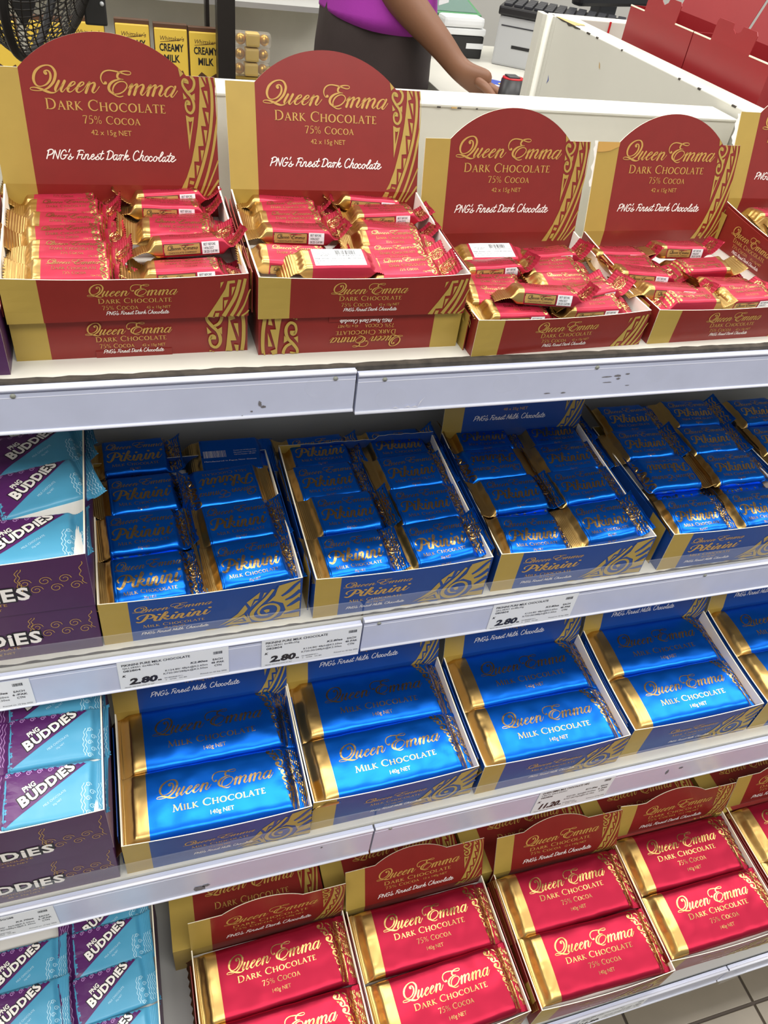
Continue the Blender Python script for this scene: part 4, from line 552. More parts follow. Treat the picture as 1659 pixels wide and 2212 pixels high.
wbox('far_wall', .6925, 1.6, 1.305, 1.338, -1.26, -.2045, 'counter_white', bn, .0012); wbox('near_wall', .7065, 1.6, .782, .80, -.385, -.2045, 'counter_white', bn, .0012)
wbox('bin_floor', .70, 1.6, .80, 1.30, -.50, -.48, 'counter_white', bn); wbox('right_wall', 1.58, 1.6, .80, 1.30, -1.26, -.2045, 'counter_white', bn)
q = [(.6922, 1.308), (.6932, 1.285), (.6936, 1.268), (.6944, 1.256), (.6950, 1.243), (.6990, 1.250), (.7040, 1.247), (.7075, 1.252), (.7160, 1.250), (.7190, 1.262), (.7120, 1.266), (.7090, 1.275), (.7020, 1.290), (.6980, 1.306)]
k = Ink(); k.poly(q); mesh('bare_corner', [(x, y, -.2040+CZ) for x, y in q], k.f, 'bare_wood', bn)
q2 = [(1.308, 0), (1.285, .002), (1.270, .0015), (1.262, .004), (1.25, .0022), (1.24, .003), (1.225, .0012)]
for i in range(len(q2)-1):
    (ya, da), (yb, db) = q2[i], q2[i+1]; xa, xb = .7065-(ya-.80)*.014/.505-.0004, .7065-(yb-.80)*.014/.505-.0004
    mesh('splinter', [(xa, ya, -.2042+CZ), (xb, yb, -.2042+CZ), (xb, yb, -.2042-db+CZ), (xa, ya, -.2042-da+CZ)], [[0, 1, 2, 3]], 'grime', bn)
for i, (y, l) in enumerate(((.838, .008), (.91, .006), (.955, .004), (1.10, .003), (1.17, .006), (1.195, .010))):
    x = .7065 - (y-.80)*.014/.505; wbox('chip', x-.0006, x+.0012, y, y+l, -.2062, -.2041, 'grime', bn)
def wallmark(name, m_, pts):
    mesh(name, [(.7065-(y-.80)*.014/.505-.0005, y, z+CZ) for y, z in pts], [list(range(len(pts)))], m_, bn)
wallmark('scuff', 'bare_wood', [(1.150, -.231), (1.147, -.233), (1.143, -.240), (1.147, -.238)])
wallmark('pen_mark', 'blue_card', [(1.288, -.283), (1.284, -.290), (1.289, -.297), (1.2865, -.290)])
wbox('tape_mark', .790, .793, 1.3035, 1.3049, -.245, -.2043, 'red_gloss', bn)

rt = random.Random(4)
for i in range(9):
    x = .205+.004*i+rt.uniform(-.002, .002); z = -.3985+rt.uniform(-.003, .002)
    mesh('tape_scrap', [(x, .5470, z+CZ), (x+.004, .5466, z+.0015+CZ+rt.uniform(-.002, .002)), (x+.0075, .5468, z+CZ-.0006), (x+.004, .5469, z+.0006+CZ)], [[0, 1, 2, 3]], 'rail_ridge', sh1)
mesh('tape_scrap', [(.2395, .5468, -.3985+CZ), (.2415, .5464, -.391+CZ), (.2455, .546, -.386+CZ), (.2428, .5464, -.391+CZ)], [[0, 1, 2, 3]], 'rail_ridge', sh1)
# ---------------------------------------------------------------- printed display boxes
def panel(vs, fs, mi, fn, us, vtop, nv, th, mf, mb=1, me=2, v0=lambda u: 0.):
    b = len(vs); nu = len(us); N = nu*(nv+1)
    for o in (0, -th):
        for u in us:
            for j in range(nv+1): vs.append(fn(u, v0(u)+(vtop(u)-v0(u))*j/nv, o))
    I = lambda i, j, k: b + k*N + i*(nv+1) + j
    for i in range(nu-1):
        for j in range(nv):
            fs.append([I(i, j, 0), I(i+1, j, 0), I(i+1, j+1, 0), I(i, j+1, 0)]); mi.append(mf((us[i]+us[i+1])/2))
            fs.append([I(i, j, 1), I(i, j+1, 1), I(i+1, j+1, 1), I(i+1, j, 1)]); mi.append(mb)
        fs.append([I(i, nv, 0), I(i+1, nv, 0), I(i+1, nv, 1), I(i, nv, 1)]); mi.append(me)
        fs.append([I(i, 0, 0), I(i, 0, 1), I(i+1, 0, 1), I(i+1, 0, 0)]); mi.append(me)
    for i in (0, nu-1):
        for j in range(nv): fs.append([I(i, j, 0), I(i, j+1, 0), I(i, j+1, 1), I(i, j, 1)]); mi.append(me)
def lspace(a, b, n): return [a+(b-a)*k/n for k in range(n+1)]
def display_box(x, y, z, yaw, W, D, Hf, Hb, col, floor_h, label, group, bul=.003, sag=.0015, stripe=.026, lid=None, front=None, lidprint=None, left=None, torn=False, stripe_on=True):
    r = empty('display_box', x, y, z, yaw); tag(r, label, 'box', group); th = .0009
    bow = lambda u: 1-(2*u/W-1)**2
    fF = lambda u, v, o: Vector((u, -bul*(v/Hf)*bow(u)-o, v - sag*(v/Hf)*bow(u)))
    fB = lambda u, v, o: Vector((u, D-o, v))
    fL = lambda u, v, o: Vector((-o, u, v)); fR = lambda u, v, o: Vector((W+o, u, v))
    mats = [col, 'card_white', 'card_edge', 'card_gold']
    st = lambda u: 3 if (u < stripe and stripe_on) else 0
    ux = [0, stripe] + lspace(stripe, W, 14)[1:]
    if not stripe_on: ux = lspace(0, W, 14)
    vs, fs, mi = [], [], []; panel(vs, fs, mi, fF, ux, lambda u: Hf, 4, th, st); mesh('front_panel', vs, fs, mats, r, mi)
    for nm, f, n_ in (('side_panel', fL, -1), ('side_panel', fR, 1)):
        vs, fs, mi = [], [], []; hh = lambda u: Hf+(Hb-Hf)*(u/D)**2
        panel(vs, fs, mi, f, lspace(.0005, D-.0005, 8), hh, 1, th*1.6, lambda u: 0); mesh(nm, vs, fs, mats, r, mi)
        if col != 'card_purple':
            ff = (lambda u, v, o, n_=n_: Vector((th*1.9 if n_ < 0 else W-th*1.9, u, v)))
            vs, fs, mi = [], [], []; panel(vs, fs, mi, (lambda u, v, o, n_=n_: Vector(((-.0034-o if n_ < 0 else W+.0034+o), u, v))), lspace(.012, D*.9, 6), lambda u: hh(u)-.0015, 1, th, lambda u: 3 if u < .03 else 0, 0, 0); mesh('side_flap', vs, fs, mats, r, mi)
    vs, fs, mi = [], [], []
    rnd = random.Random(int(x*999)); tj = {}
    def btop(u):
        if not torn: return Hb
        return Hb + .0016*noise.noise(Vector((u*120, x*9, 0))) + (.004 if u > W*.62 else 0)
    panel(vs, fs, mi, fB, (ux if not torn else [0, stripe]+lspace(stripe, W, 40)[1:]), btop, 2, th, st); mesh('back_panel', vs, fs, mats, r, mi)
    MB().box(th*2, W-th*2, .001, D-.001, 0, floor_h).build('box_floor', 'card_white', r)
    if lid:
        LHm, lean, arch, curl = lid                   # shoulder height, backward lean, (u0, u1, top) of the rounded head
        sl, cl = math.sin(lean), math.cos(lean)
        def fT(u, v, o):
            if v < 0: return Vector((u, D-o, Hb+v))
            c = curl*v*v + (curl*2.0*max(0, .03-u)*v if curl > .6 else 0)
            return Vector((u, D + v*sl - o*cl + c, Hb + v*cl + o*sl))
        def top(u):
            if not arch or u <= arch[0] or u >= arch[1]: return LHm
            a, b, h = arch; c2 = (b-a)/2; R_ = (c2*c2+(h-LHm)**2)/(2*(h-LHm)); t = u-(a+b)/2
            return LHm + math.sqrt(max(R_*R_-t*t, 0)) - (R_-(h-LHm))
        ul = [0, stripe]+lspace(stripe, W, 30)[1:]
        if arch: ul = sorted(set(ul+[arch[0]+.0001, arch[1]-.0001]))
        vs, fs, mi = [], [], []; panel(vs, fs, mi, fT, ul, top, 8, th, st); lo = mesh('lid', vs, fs, mats, r, mi)
        if lidprint: lidprint(lo, fT)
        vs, fs, mi = [], [], []; panel(vs, fs, mi, fT, lspace(0, W, 10), lambda u: .0003, 1, .0002, lambda u: 2, 2, 2, lambda u: -.0003)
    if front: front(r, fF)
    if left: left(r, fL)
    return r
def pr_lid15(par, f):
    k = Ink(); k.put(INK['queen'], .0331, .0719, .1178); serif(k, 'DARK CHOCOLATE', .0428, .0586, .0082, .0976); serif(k, '75% COCOA', .0708, .0487, .0062, .0472); sans(k, '42 x 15g NET', .0763, .0401, .0042, .0332)
    k.build('lettering', 'ink_gold', par, f, .0003); k = Ink(); k.put(INK['tribal']); k.build('gold_pattern', 'card_gold', par, f, .0003, .02)
    k = Ink(); k.put(INK['dark'], .0376, .0204, .1078); k.build('slogan', 'ink_white', par, f, .0003)
def pr_lid15_torn(v0, v1, peel):
    def g(par, f):
        pr_lid15(par, f); n_ = 30; k = Ink()
        pts = [(-.0002, v0+(v1-v0)*i/n_) for i in range(n_+1)] + [(-.0030-.0022*noise.noise(Vector((i*.35, v0*99, 2)))-(.0022 if peel == 0 and .25 < i/n_ < .8 else 0), v0+(v1-v0)*i/n_) for i in range(n_, -1, -1)]
        k.poly(pts); k.build('torn_edge', 'card_white', par, f, -.0004)
        if peel:
            k = Ink(); k.poly([(0, .0882), (.0262, .0882), (.0258, .0838), (.022, .0825), (.016, .0800), (.010, .0790), (.004, .0785), (0, .0787)]); k.build('peeled_corner', 'ink_gold', par, f, .0006)
    return g
def pr_front15(par, f):
    k = Ink(); k.put(INK['queen'], .060, .0228, .067); serif(k, 'DARK CHOCOLATE', .067, .0162, .0046, .0555); serif(k, '75% COCOA', .0695, .0103, .0038, .0270); sans(k, '42 x 15g NET', .1025, .0105, .0026, .0185)
    k.build('lettering', 'ink_gold', par, f, .0003); k = Ink(); k.put(INK['front15'], 0, 0, 1, .925); k.build('gold_pattern', 'card_gold', par, f, .0003, .02)
    k = Ink(); k.put(INK['dark'], .0720, .0056, .0475); k.build('slogan', 'ink_white', par, f, .0003)
def leafpat(par, f, x, y, sy, dark=0):
    for nm, key, m_, off in (('gold_pattern', 'frontpik', 'card_gold', .0003), ('leaf_pattern', 'leafblue', 'card_red' if dark else 'card_blue', .0005), ('leaf_pattern', 'leafgold', 'card_gold', .0007)):
        k = Ink(); k.put(INK[key], x, y, 1, sy); k.build(nm, m_, par, f, off, .01)
def pr_frontpik(par, f):
    k = Ink(); k.put(INK['queen'], .0291, .0420, .073, .050); k.put(INK['pik'], .0317, .0262, .0685, .044); serif(k, 'MILK CHOCOLATE', .0366, .0182, .0042, .058); sans(k, '48 x 35g NET', .0556, .0138, .0024, .0205)
    k.build('lettering', 'ink_gold', par, f, .0003); leafpat(par, f, 0, 0, .96)
    k = Ink(); k.put(INK['milk'], .0345, .0078, .0635, .052); k.build('slogan', 'ink_white', par, f, .0003)
def pr_lidmilk(wd, n, y=.013):
    def g(par, f):
        k = Ink(); k.put(INK['milk'], .040, y, .098); k.build('slogan', 'ink_white', par, f, .0003)
        k = Ink(); k.put(INK['tribal'], wd-.183, -.004, 1, .8); k.build('gold_pattern', 'card_gold', par, f, .0003, .02)
        k = Ink(); sans(k, n, .078, y+.0125, .004, .033); k.put(INK['queen'], .034, y+.045, .118); serif(k, 'MILK CHOCOLATE', .044, y+.028, .008, .097); k.build('lettering', 'ink_gold', par, f, .0003)
    return g
def pr_front140(dark):
    def g(par, f):
        k = Ink(); k.put(INK['queen'], .058, .038, .074, .056)
        if dark: serif(k, 'DARK CHOCOLATE', .066, .029, .0048, .060); serif(k, '75% COCOA', .068, .021, .004, .03); sans(k, '12 x 140g NET', .103, .0212, .003, .022)
        else: serif(k, 'MILK CHOCOLATE', .066, .0285, .005, .060); sans(k, '12 x 140g NET', .084, .0215, .003, .022)
        k.build('lettering', 'ink_gold', par, f, .0003)
        leafpat(par, f, .004, .001, 1.02, dark)
        k = Ink(); k.put(INK['dark' if dark else 'milk'], .068, .0125, .062); k.build('slogan', 'ink_white', par, f, .0003)
    return g
def pr_lid140d(par, f):
    k = Ink(); k.put(INK['queen'], .042, .0385, .118, .107); serif(k, 'DARK CHOCOLATE', .052, .0280, .0062, .096); serif(k, '75% COCOA', .054, .0205, .0048, .048); sans(k, '12 x 140g NET', .108, .0207, .0036, .034)
    k.build('lettering', 'ink_gold', par, f, .0003); k = Ink(); k.put(INK['tribal'], .010, -.002, 1, .765); k.build('gold_pattern', 'card_gold', par, f, .0003, .02)
    k = Ink(); k.put(INK['dark'], .044, .0075, .108, .095); k.build('slogan', 'ink_white', par, f, .0003)
def pr_left15(par, f):
    g = lambda u, v, o: f(u, v, o+.0046)
    k = Ink(); k.put(INK['tribal'], -.10, .030, .8, .36); k.put(INK['tribal'], -.135, .030, .8, .36)
    o = k.build('gold_pattern', 'card_gold', par, lambda u, v, o_: (g(u, v, o_) if .004 < u < .15 and .001 < v < .036 else None), .0004, .008)
# red mini-bar boxes on the counter
G15 = 'red mini-bar display boxes on the counter'
ZS = -.355
arch = (.026, .159, .116)
def box15(x, y, z, yaw, lean, fh, label, left=pr_left15, lp=pr_lid15):
    return display_box(x, y, z, yaw, .183, .158, .037, .047, 'card_red', fh, label, G15, lid=(.088, lean, arch, .15), front=pr_front15, lidprint=lp, left=left)
def closed15(x, y, z, yaw, flip, label):
    r = empty('closed_box', x, y, z, yaw); tag(r, label, 'box', 'closed red boxes under the open ones')
    W, D, H = .183, .158, .0355
    xa, xb = (.026, W) if not flip else (0, W-.026)
    MB().box(xa, xb, 0, D, 0, H).build('carton', 'card_red', r); MB().box(*((0, .026) if not flip else (W-.026, W)), 0, D, 0, H).build('gold_stripe', 'card_gold', r)
    MB().box(.06, .12, -.0009, .0006, -.0 if not flip else H-.006, .006 if not flip else H).build('tuck_tab', 'card_red', r)
    f = (lambda u, v, o: Vector((W-u, -o-.0009, H-v))) if flip else (lambda u, v, o: Vector((u, -o-.0009, v)))
    k = Ink(); k.put(INK['queen'], .054, .0212, .067); serif(k, 'DARK CHOCOLATE', .061, .0148, .0046, .0555); serif(k, '75% COCOA', .0635, .0089, .0038, .0270); sans(k, '42 x 15g NET', .0965, .0091, .0026, .0185); k.build('lettering', 'ink_gold', r, f, .0003)
    k = Ink(); k.put(INK['dark'], .066, .0042, .0475); k.build('slogan', 'ink_white', r, f, .0003)
    k = Ink(); k.put(INK['tribal'], -.0435, -.0690, 1.24, 1.24); k.build('gold_pattern', 'card_gold', r, lambda u, v, o: f(u, v, o) if 0 <= v <= H and u <= W else None, .0003, .0025)
    fl_ = lambda u, v, o: Vector((-o, u, v))
    k = Ink(); k.put(INK['tribal'], -.10, .030, .8, .36); k.build('gold_pattern', 'card_gold', r, lambda u, v, o: (fl_(u, v, o) if .002 < u < .156 and 0 < v < H else None), .0004, .008)
    return r
closed15(-.0925, .585, ZS, .015, False, 'closed red carton beneath the leftmost open mini-bar box')
closed15(.0985, .579, ZS, .005, True, 'closed red carton with upside-down print beneath the second mini-bar box')
ZU = ZS + .0362
box15(-.0925, .5785, ZU, .018, .165, .0185, 'leftmost open red box of mini bars, raised rounded lid, stacked on another')
box15(.0972, .5750, ZU, 0., .33, .0185, 'second open red box from left, lighter glossy lid, stacked on upside-down carton')
box15(.2895, .5600, ZS, .045, .17, .0185, 'third open red box from left, standing directly on the shelf, loosely filled')
b4 = box15(.4815, .5680, ZS, .03, .22, .0185, 'fourth open red box from left, peeled paper at its top left corner', lp=pr_lid15_torn(.045, .089, 1))
def pr_left15b(par, f):
    g = lambda u, v, o: f(.158-u, v, o+.0046)
    k = Ink(); k.put(INK['queen'], .040, .0225, .067); serif(k, 'DARK CHOCOLATE', .047, .0160, .0046, .0555); serif(k, '75% COCOA', .0495, .0103, .0038, .0270); sans(k, '42 x 15g NET', .0825, .0105, .0026, .0185); k.build('lettering', 'ink_gold', par, g, .0003)
    k = Ink(); k.put(INK['dark'], .052, .0052, .0475); k.build('slogan', 'ink_white', par, g, .0003); k = Ink(); k.rect(.0, .0005, .022, .036, 4, 2); k.build('gold_stripe', 'card_gold', par, g, .0002)
box15(.662, .590, ZS+.030, .01, .27, .0185, 'rightmost open red box, cut off by the edge, printed side towards us', left=pr_left15b, lp=pr_lid15_torn(.046, .086, 0))
closed15(.662, .592, ZS-.0055, .0, False, 'closed red carton beneath the rightmost open mini-bar box')
# blue boxes of small bars on the middle shelf
G35 = 'blue display boxes on the middle shelf'
ZM = -.617
PB = ((-.0585, .499, .008, 'leftmost blue box of small bars, beside the purple box', None, 0), (.1435, .4955, .0, 'second blue box of small bars, lid torn off its back edge', None, 1), (.3435, .4975, -.012, 'third blue box of small bars, with its blue lid standing up behind', 1, 0), (.5560, .4940, -.01, 'fourth blue box of small bars, third rail section to the right', None, 0), (.7600, .4940, 0., 'fifth blue box of small bars, only a corner at right edge', None, 0))
for x, y, yaw, lab, ld, torn in PB:
    display_box(x, y, ZM, yaw, .190, .204, .0585, (.066 if ld or torn else .0585), 'card_blue', .0405, lab, G35, bul=.002, front=pr_frontpik, lid=(.075, .12, None, .0) if ld else None, lidprint=pr_lidmilk(.19, '48 x 35g NET', .0135) if ld else None, torn=bool(torn))
# blue boxes of large blocks on the lower shelf
G140 = 'blue display boxes on the lower shelf'
ZL = -.842
LB = ((-.0650, .3765, .0, 'leftmost blue box of large blocks, above the dark gap'), (.1290, .3795, .012, 'second blue box of large blocks from the left'), (.3270, .3790, .008, 'third blue box of large blocks, above the 11.20 price card'), (.5270, .385, .0, 'fourth blue box of large blocks, bare shelf edge before it'), (.7250, .385, 0., 'fifth blue box of large blocks, cut off at right edge'))
for x, y, yaw, lab in LB:
    display_box(x, y, ZL, yaw, .192, .146, .0625, .075, 'card_blue', .0440, lab, G140, bul=.002, stripe=.026, front=pr_front140(0), lid=(.085, .25, None, .0), lidprint=pr_lidmilk(.192, '12 x 140g NET', .0155))
# red boxes of large blocks on the bottom shelf
GR = 'red display boxes on the bottom shelf'
ZB = -1.135
RB = ((-.0105, .197, .01, .10, 'leftmost red box of large blocks on the bottom shelf'), (.1885, .196, .012, .37, 'second red box of large blocks from the left, bottom shelf'), (.3965, .195, -.01, .34, 'third red box of large blocks, bottom shelf'), (.5900, .204, -.01, .12, 'fourth red box of large blocks, lid corner curled forward'), (.7960, .206, 0., .2, 'fifth red box of large blocks, cut off at right edge'))
for i, (x, y, yaw, lean, lab) in enumerate(RB):
    display_box(x, y, ZB, yaw, .195, .168, .0625, .0680, 'card_red', .0490, lab, GR, bul=.003, front=pr_front140(1), lid=(.066, lean, (.040, .140, .083), .8 if i == 3 else .1), lidprint=pr_lid140d)
# closed red cartons stored flat behind them
for i, x in enumerate((-.034, .166, .369, .569, .775)):
    r = empty('closed_carton', x, .3685, ZB, .0); W, D, H = .198, .165, .0655
    tag(r, ('leftmost', 'second', 'third', 'fourth', 'fifth')[i] + ' closed dark red carton lying in shade behind the bottom-shelf boxes', 'box', 'closed cartons on the bottom shelf')
    MB().box(.03, W, 0, D, 0, H).build('carton', 'card_red', r); MB().box(0, .03, 0, D, 0, H).build('gold_stripe', 'card_gold', r)
    fT = lambda u, v, o: Vector((u, v, H+o)); fF_ = lambda u, v, o: Vector((u, -o, v))
    k = Ink(); k.put(INK['queen'], .046, .057, .118); serif(k, 'DARK CHOCOLATE', .056, .0385, .0085, .098); serif(k, '75% COCOA', .085, .024, .007, .05); k.build('lettering', 'ink_gold', r, fT, .0004)
    k = Ink(); k.put(INK['tribal'], .012, .008, 1, 1.); k.build('gold_pattern', 'card_gold', r, lambda u, v, o: fT(u, v, o) if u < W-.001 and v > 0 else None, .0004, .02)
    pr_front140(1)(r, fF_)
# ---------------------------------------------------------------- purple boxes of picture bars at the left edge
GP = 'purple display boxes at the left edge'
def pr_purple(W, H):
    def g(par, f):
        for bold, m, off in ((.10, 'ink_black', .0003), (.035, 'ink_white', .0005)):
            k = Ink(); x = W-.140
            for ch in 'BUDDiES':
                gl = glyphs(ch, bold); g0 = glyphs(ch, 0.); s_ = .021; k.put(gl, x-bold*s_, .020, s_*1.02, s_*(1.05 if H > .05 else .8)); x += (g0.w+.17)*s_
            sans(k, 'PNG', W-.175, .021, .016, .03, bold); k.build('title' if m == 'ink_white' else 'title_outline', m, par, f, off)
        k = Ink(); sans(k, 'MILK CHOCOLATE', W-.125, .0135, .0036, .055); sans(k, '48 x 35g NET', W-.105, .0075, .003, .03)
        for i in range(6): k.ring(W-.012-.008*i, .030+.010*(i % 2), .0055, .0006, 16, 0, 9., -.0042)
        bands(k, [W-.058, W-.0555, W-.007], .03, H-.008, .0006, .003, .001, 12); k.build('gold_print', 'ink_gold', par, f, .0003)
    return g
def purple_box(x, y, z, H, D, label, closed=False, fh=.05, yaw=0):
    W = .192
    if closed:
        r = empty('closed_box', x, y, z, yaw); tag(r, label, 'box', GP)
        MB().box(0, W, 0, D, 0, H).build('carton', 'card_purple', r, bevel=.0008); pr_purple(W, H)(r, lambda u, v, o: Vector((u, -o, v))); return r
    return display_box(x, y, z, yaw, W, D, H, H, 'card_purple', fh, label, GP, bul=.002, front=pr_purple(W, H), stripe_on=False)
purple_box(-.252, .498, -.617, .0615, .20, 'closed purple box at the bottom of the middle-shelf stack', True)
purple_box(-.2515, .496, -.5548, .0660, .20, 'open purple box of sky-blue bars, top of the middle-shelf stack')
purple_box(-.264, .375, -.842, .0730, .165, 'closed purple box at the bottom of the lower-shelf stack', True)
purple_box(-.2625, .372, -.7680, .0760, .165, 'open purple box of sky-blue bars, top of the lower-shelf stack', fh=.058)
purple_box(-.2450, .205, -1.135, .0850, .235, 'open purple box of sky-blue bars on the bottom shelf', fh=.066)
purple_box(-.2880, .566, -.355, .046, .16, 'sliver of a purple box at the left end of the counter', fh=.03)
# ---------------------------------------------------------------- bars in the boxes
def put_top(protos, i, x, y, z, yaw, pitch, roll, H, label, cat, group, flip=False):
    m = Matrix.Rotation(yaw, 3, 'Z') @ Matrix.Rotation(pitch + (math.pi if flip else 0), 3, 'X') @ Matrix.Rotation(roll, 3, 'Y')
    o = Vector((x, y, z)) - (m @ Vector((0, 0, 0 if flip else H)))
    return place(protos, i, o.x, o.y, o.z, yaw, pitch + (math.pi if flip else 0), roll, label, cat, group)
ORD = ('first', 'second', 'third', 'fourth', 'fifth', 'sixth', 'seventh', 'eighth', 'ninth')
R_ = math.radians
# x, y of the top face, rise above the rim, yaw, pitch (deg), kind: F front shows, T leaning back on its neighbour, B printed back up, R turned round
MB15 = {
 'leftmost': (-.2835, 'left', [(-.0509,.7400,.004,-4,10,'T'), (-.0486,.7115,.003,-2,12,'T'), (-.0453,.6830,.002,-3,14,'T'), (-.0475,.6565,.003,3,12,'T'), (-.0437,.6270,.003,-2,12,'T'), (-.0424,.5975,.001,-2,14,'T')],
                     'right', [(.0400,.7430,.008,3,2,'F'), (.0380,.7180,.006,-2,3,'F'), (.0453,.6900,.003,-3,4,'F'), (.0417,.6630,.006,-3,14,'T'), (.0480,.6370,.009,2,-4,'F'), (.0410,.6010,.002,0,4,'F')]),
 'second': (-.2835, 'left', [(.1450,.7340,.006,-5,8,'F'), (.1449,.7120,.004,-2,12,'T'), (.1452,.6870,.004,-1,14,'T'), (.1430,.6590,.009,-2,0,'F'), (.1336,.6190,.002,-2,12,'T'), (.1647,.5965,.008,-1,8,'B')],
                     'right', [(.2323,.7370,.007,-2,2,'F'), (.2363,.7020,.008,-1,8,'F'), (.2331,.6740,.004,-3,4,'F'), (.2265,.6400,.006,-1,16,'T'), (.2223,.6140,.004,2,14,'T'), (.2251,.5935,.002,1,14,'T')]),
 'third': (-.3165, 'left', [(.3475,.6830,.007,-3,10,'B'), (.3373,.6560,.008,2,0,'F'), (.3297,.6250,.003,-1,10,'T'), (.3250,.6010,.003,-8,10,'T'), (.3610,.5860,.016,-12,-2,'F'), (.3340,.5785,.002,0,8,'T')],
                     'right', [(.4130,.6860,.006,3,2,'F'), (.4040,.6540,.006,1,10,'T'), (.4060,.6270,.003,3,12,'T'), (.4190,.6030,.007,14,8,'F'), (.4160,.5860,.002,0,12,'T')]),
 'fourth': (-.3165, 'left', [(.5010,.6930,.004,-3,0,'F'), (.5030,.6700,.002,-6,8,'T'), (.5060,.6450,.004,-8,2,'F'), (.5120,.6060,.006,-6,-2,'F'), (.5290,.5880,.005,3,4,'R')],
                     'right', [(.5770,.6930,.010,-2,0,'F'), (.5810,.6480,.008,1,4,'R'), (.5900,.6160,.004,0,2,'F'), (.5990,.5935,.003,2,10,'T')]),
 'rightmost': (-.286, 'left', [(.7130,.7200,.006,-2,4,'F'), (.7130,.6930,.003,0,8,'T'), (.7130,.6640,.003,0,8,'T'), (.7130,.6370,.003,0,8,'T')], 'right', [(.8020,.7150,.004,-2,4,'F')]),
}
MB15['leftmost'][4].append((.0470, .6160, -.006, 1, 6, 'T')); MB15['second'][2].append((.1400, .6400, -.006, 1, 6, 'T')); MB15['second'][4].append((.2330, .7190, -.004, 1, 6, 'T')); MB15['third'][4].append((.4300, .6420, -.006, 2, 6, 'T')); MB15['third'][2].append((.3340, .6430, -.006, 2, 6, 'T')); MB15['fourth'][4].extend([(.5850, .6680, -.005, 1, 6, 'T'), (.5830, .6330, -.006, 1, 6, 'T')]); MB15['fourth'][2].append((.5090, .6240, -.006, 1, 6, 'T'))
n = 0
for bx, (zr, c1, L1, c2, L2) in MB15.items():
    for col, LL in ((c1, L1), (c2, L2)):
        for i, (x, y, dz, yaw, pt, kd) in enumerate(LL):
            lab = 'pink mini chocolate bar %s from the back in %s row of the %s counter box' % (ORD[i], col, bx)
            put_top(MINI, n, x, y, zr+dz, R_(yaw) + (math.pi if kd == 'R' else 0), R_(-pt if kd == 'R' else (pt-9 if kd == 'F' else pt)), R_(random.uniform(-3, 3)), .0145, lab, 'chocolate bar', 'mini bars in the %s counter box' % bx, kd == 'B'); n += 1
# small blue bars: front-left corner of each, counted from the front
P35 = {
 'leftmost': ('left', [(-.0500,.4990,0,2,5,''), (-.0516,.5590,2,3,4,''), (-.0489,.6180,1,3,4,''), (-.0534,.6820,2,2,4,'')], 'right', [(.0490,.5020,1,6,6,''), (.0440,.5590,2,4,5,''), (.0410,.6160,2,4,8,'R'), (.0496,.6720,0,0,5,'B')]),
 'second': ('left', [(.1536,.4980,0,3,5,''), (.1590,.5550,3,3,6,''), (.1500,.6110,1,3,5,''), (.1520,.6640,2,2,4,'')], 'right', [(.2480,.5000,1,5,6,''), (.2479,.5560,2,3,6,''), (.2500,.6120,3,4,6,''), (.2499,.6660,1,2,4,'')]),
 'third': ('left', [(.3520,.4990,0,-2,3,''), (.3560,.5570,5,1,3,''), (.3535,.6120,5,1,3,'R'), (.3594,.6670,3,0,3,'')], 'right', [(.4460,.5000,3,4,3,''), (.4450,.5570,6,3,3,''), (.4514,.6120,4,1,3,''), (.4560,.6660,2,1,3,'')]),
 'fourth': ('left', [(.5640,.4960,1,0,4,''), (.5668,.5630,8,0,4,'R'), (.5642,.6210,8,0,4,''), (.5710,.6740,8,0,4,'')], 'right', [(.6560,.4960,0,0,4,''), (.6620,.5640,6,0,4,''), (.6640,.6210,6,0,3,''), (.6700,.6740,10,0,3,'')]),
 'fifth': ('left', [(.7700,.4980,0,0,3,''), (.7700,.5560,1,0,3,''), (.7720,.6130,3,0,3,''), (.7760,.6680,9,0,3,'')], 'right', []),
}
P35['fourth'][1].append((.5700, .5300, -8, 0, 2, '')); P35['fourth'][3].append((.6640, .5300, -8, 0, 2, '')); P35['third'][1].append((.3580, .5300, -9, 0, 2, '')); P35['leftmost'][1].append((-.0520, .5300, -9, 0, 2, ''))
for bx, (c1, L1, c2, L2) in P35.items():
    for col, LL in ((c1, L1), (c2, L2)):
        for i, (x, y, dz, yaw, pt, kd) in enumerate(LL):
            a = R_(yaw); cx = x + .039*math.cos(a) - .0277*math.sin(a); cy = y + .039*math.sin(a) + .0277*math.cos(a)
            lab = 'blue foil small bar %s from the front in %s row of the %s middle-shelf box' % (ORD[i], col, bx)
            put_top(SMALL, n, cx, cy, -.5585+dz*.001+.0025*(i > 0), a + (math.pi if kd == 'R' else 0), R_(-pt if kd == 'R' else (pt+5 if i == 0 else pt)), R_(random.uniform(-1, 1)), .0152, lab, 'chocolate bar', 'small bars in the %s middle-shelf box' % bx, kd == 'B'); n += 1
for bi, (x, y, yaw, lab) in enumerate(LB):
    for i in range(2):
        a = yaw + R_((0, 1, -.5, .5)[(bi+i) % 4]); cx = x+.0925+(.000, .001)[i]; cy = y+.0375+.0735*i
        put_top(BLUE, bi+i, cx, cy, -.7745+.003*i, a, R_(3.5+i), 0, .0205, 'large blue foil block, %s of two in the %s lower-shelf box' % (('front', 'rear')[i], ('leftmost', 'second', 'third', 'fourth', 'fifth')[bi]), 'chocolate bar', 'large blue blocks')
for bi, (x, y, yaw, ln, lab) in enumerate(RB):
    for i in range(2):
        a = yaw + R_((0, 1.2, -.8, .5)[(bi+i) % 4]); cx = x+.0940+(.001, -.001)[i]; cy = y+.0405+.0795*i
        put_top(RED, bi+i+1, cx, cy, -1.0615+.003*i, a, R_(4+2*i), 0, .0205, 'large red foil block, %s of two in the %s bottom-shelf box' % (('front', 'rear')[i], ('leftmost', 'second', 'third', 'fourth', 'fifth')[bi]), 'chocolate bar', 'large red blocks')
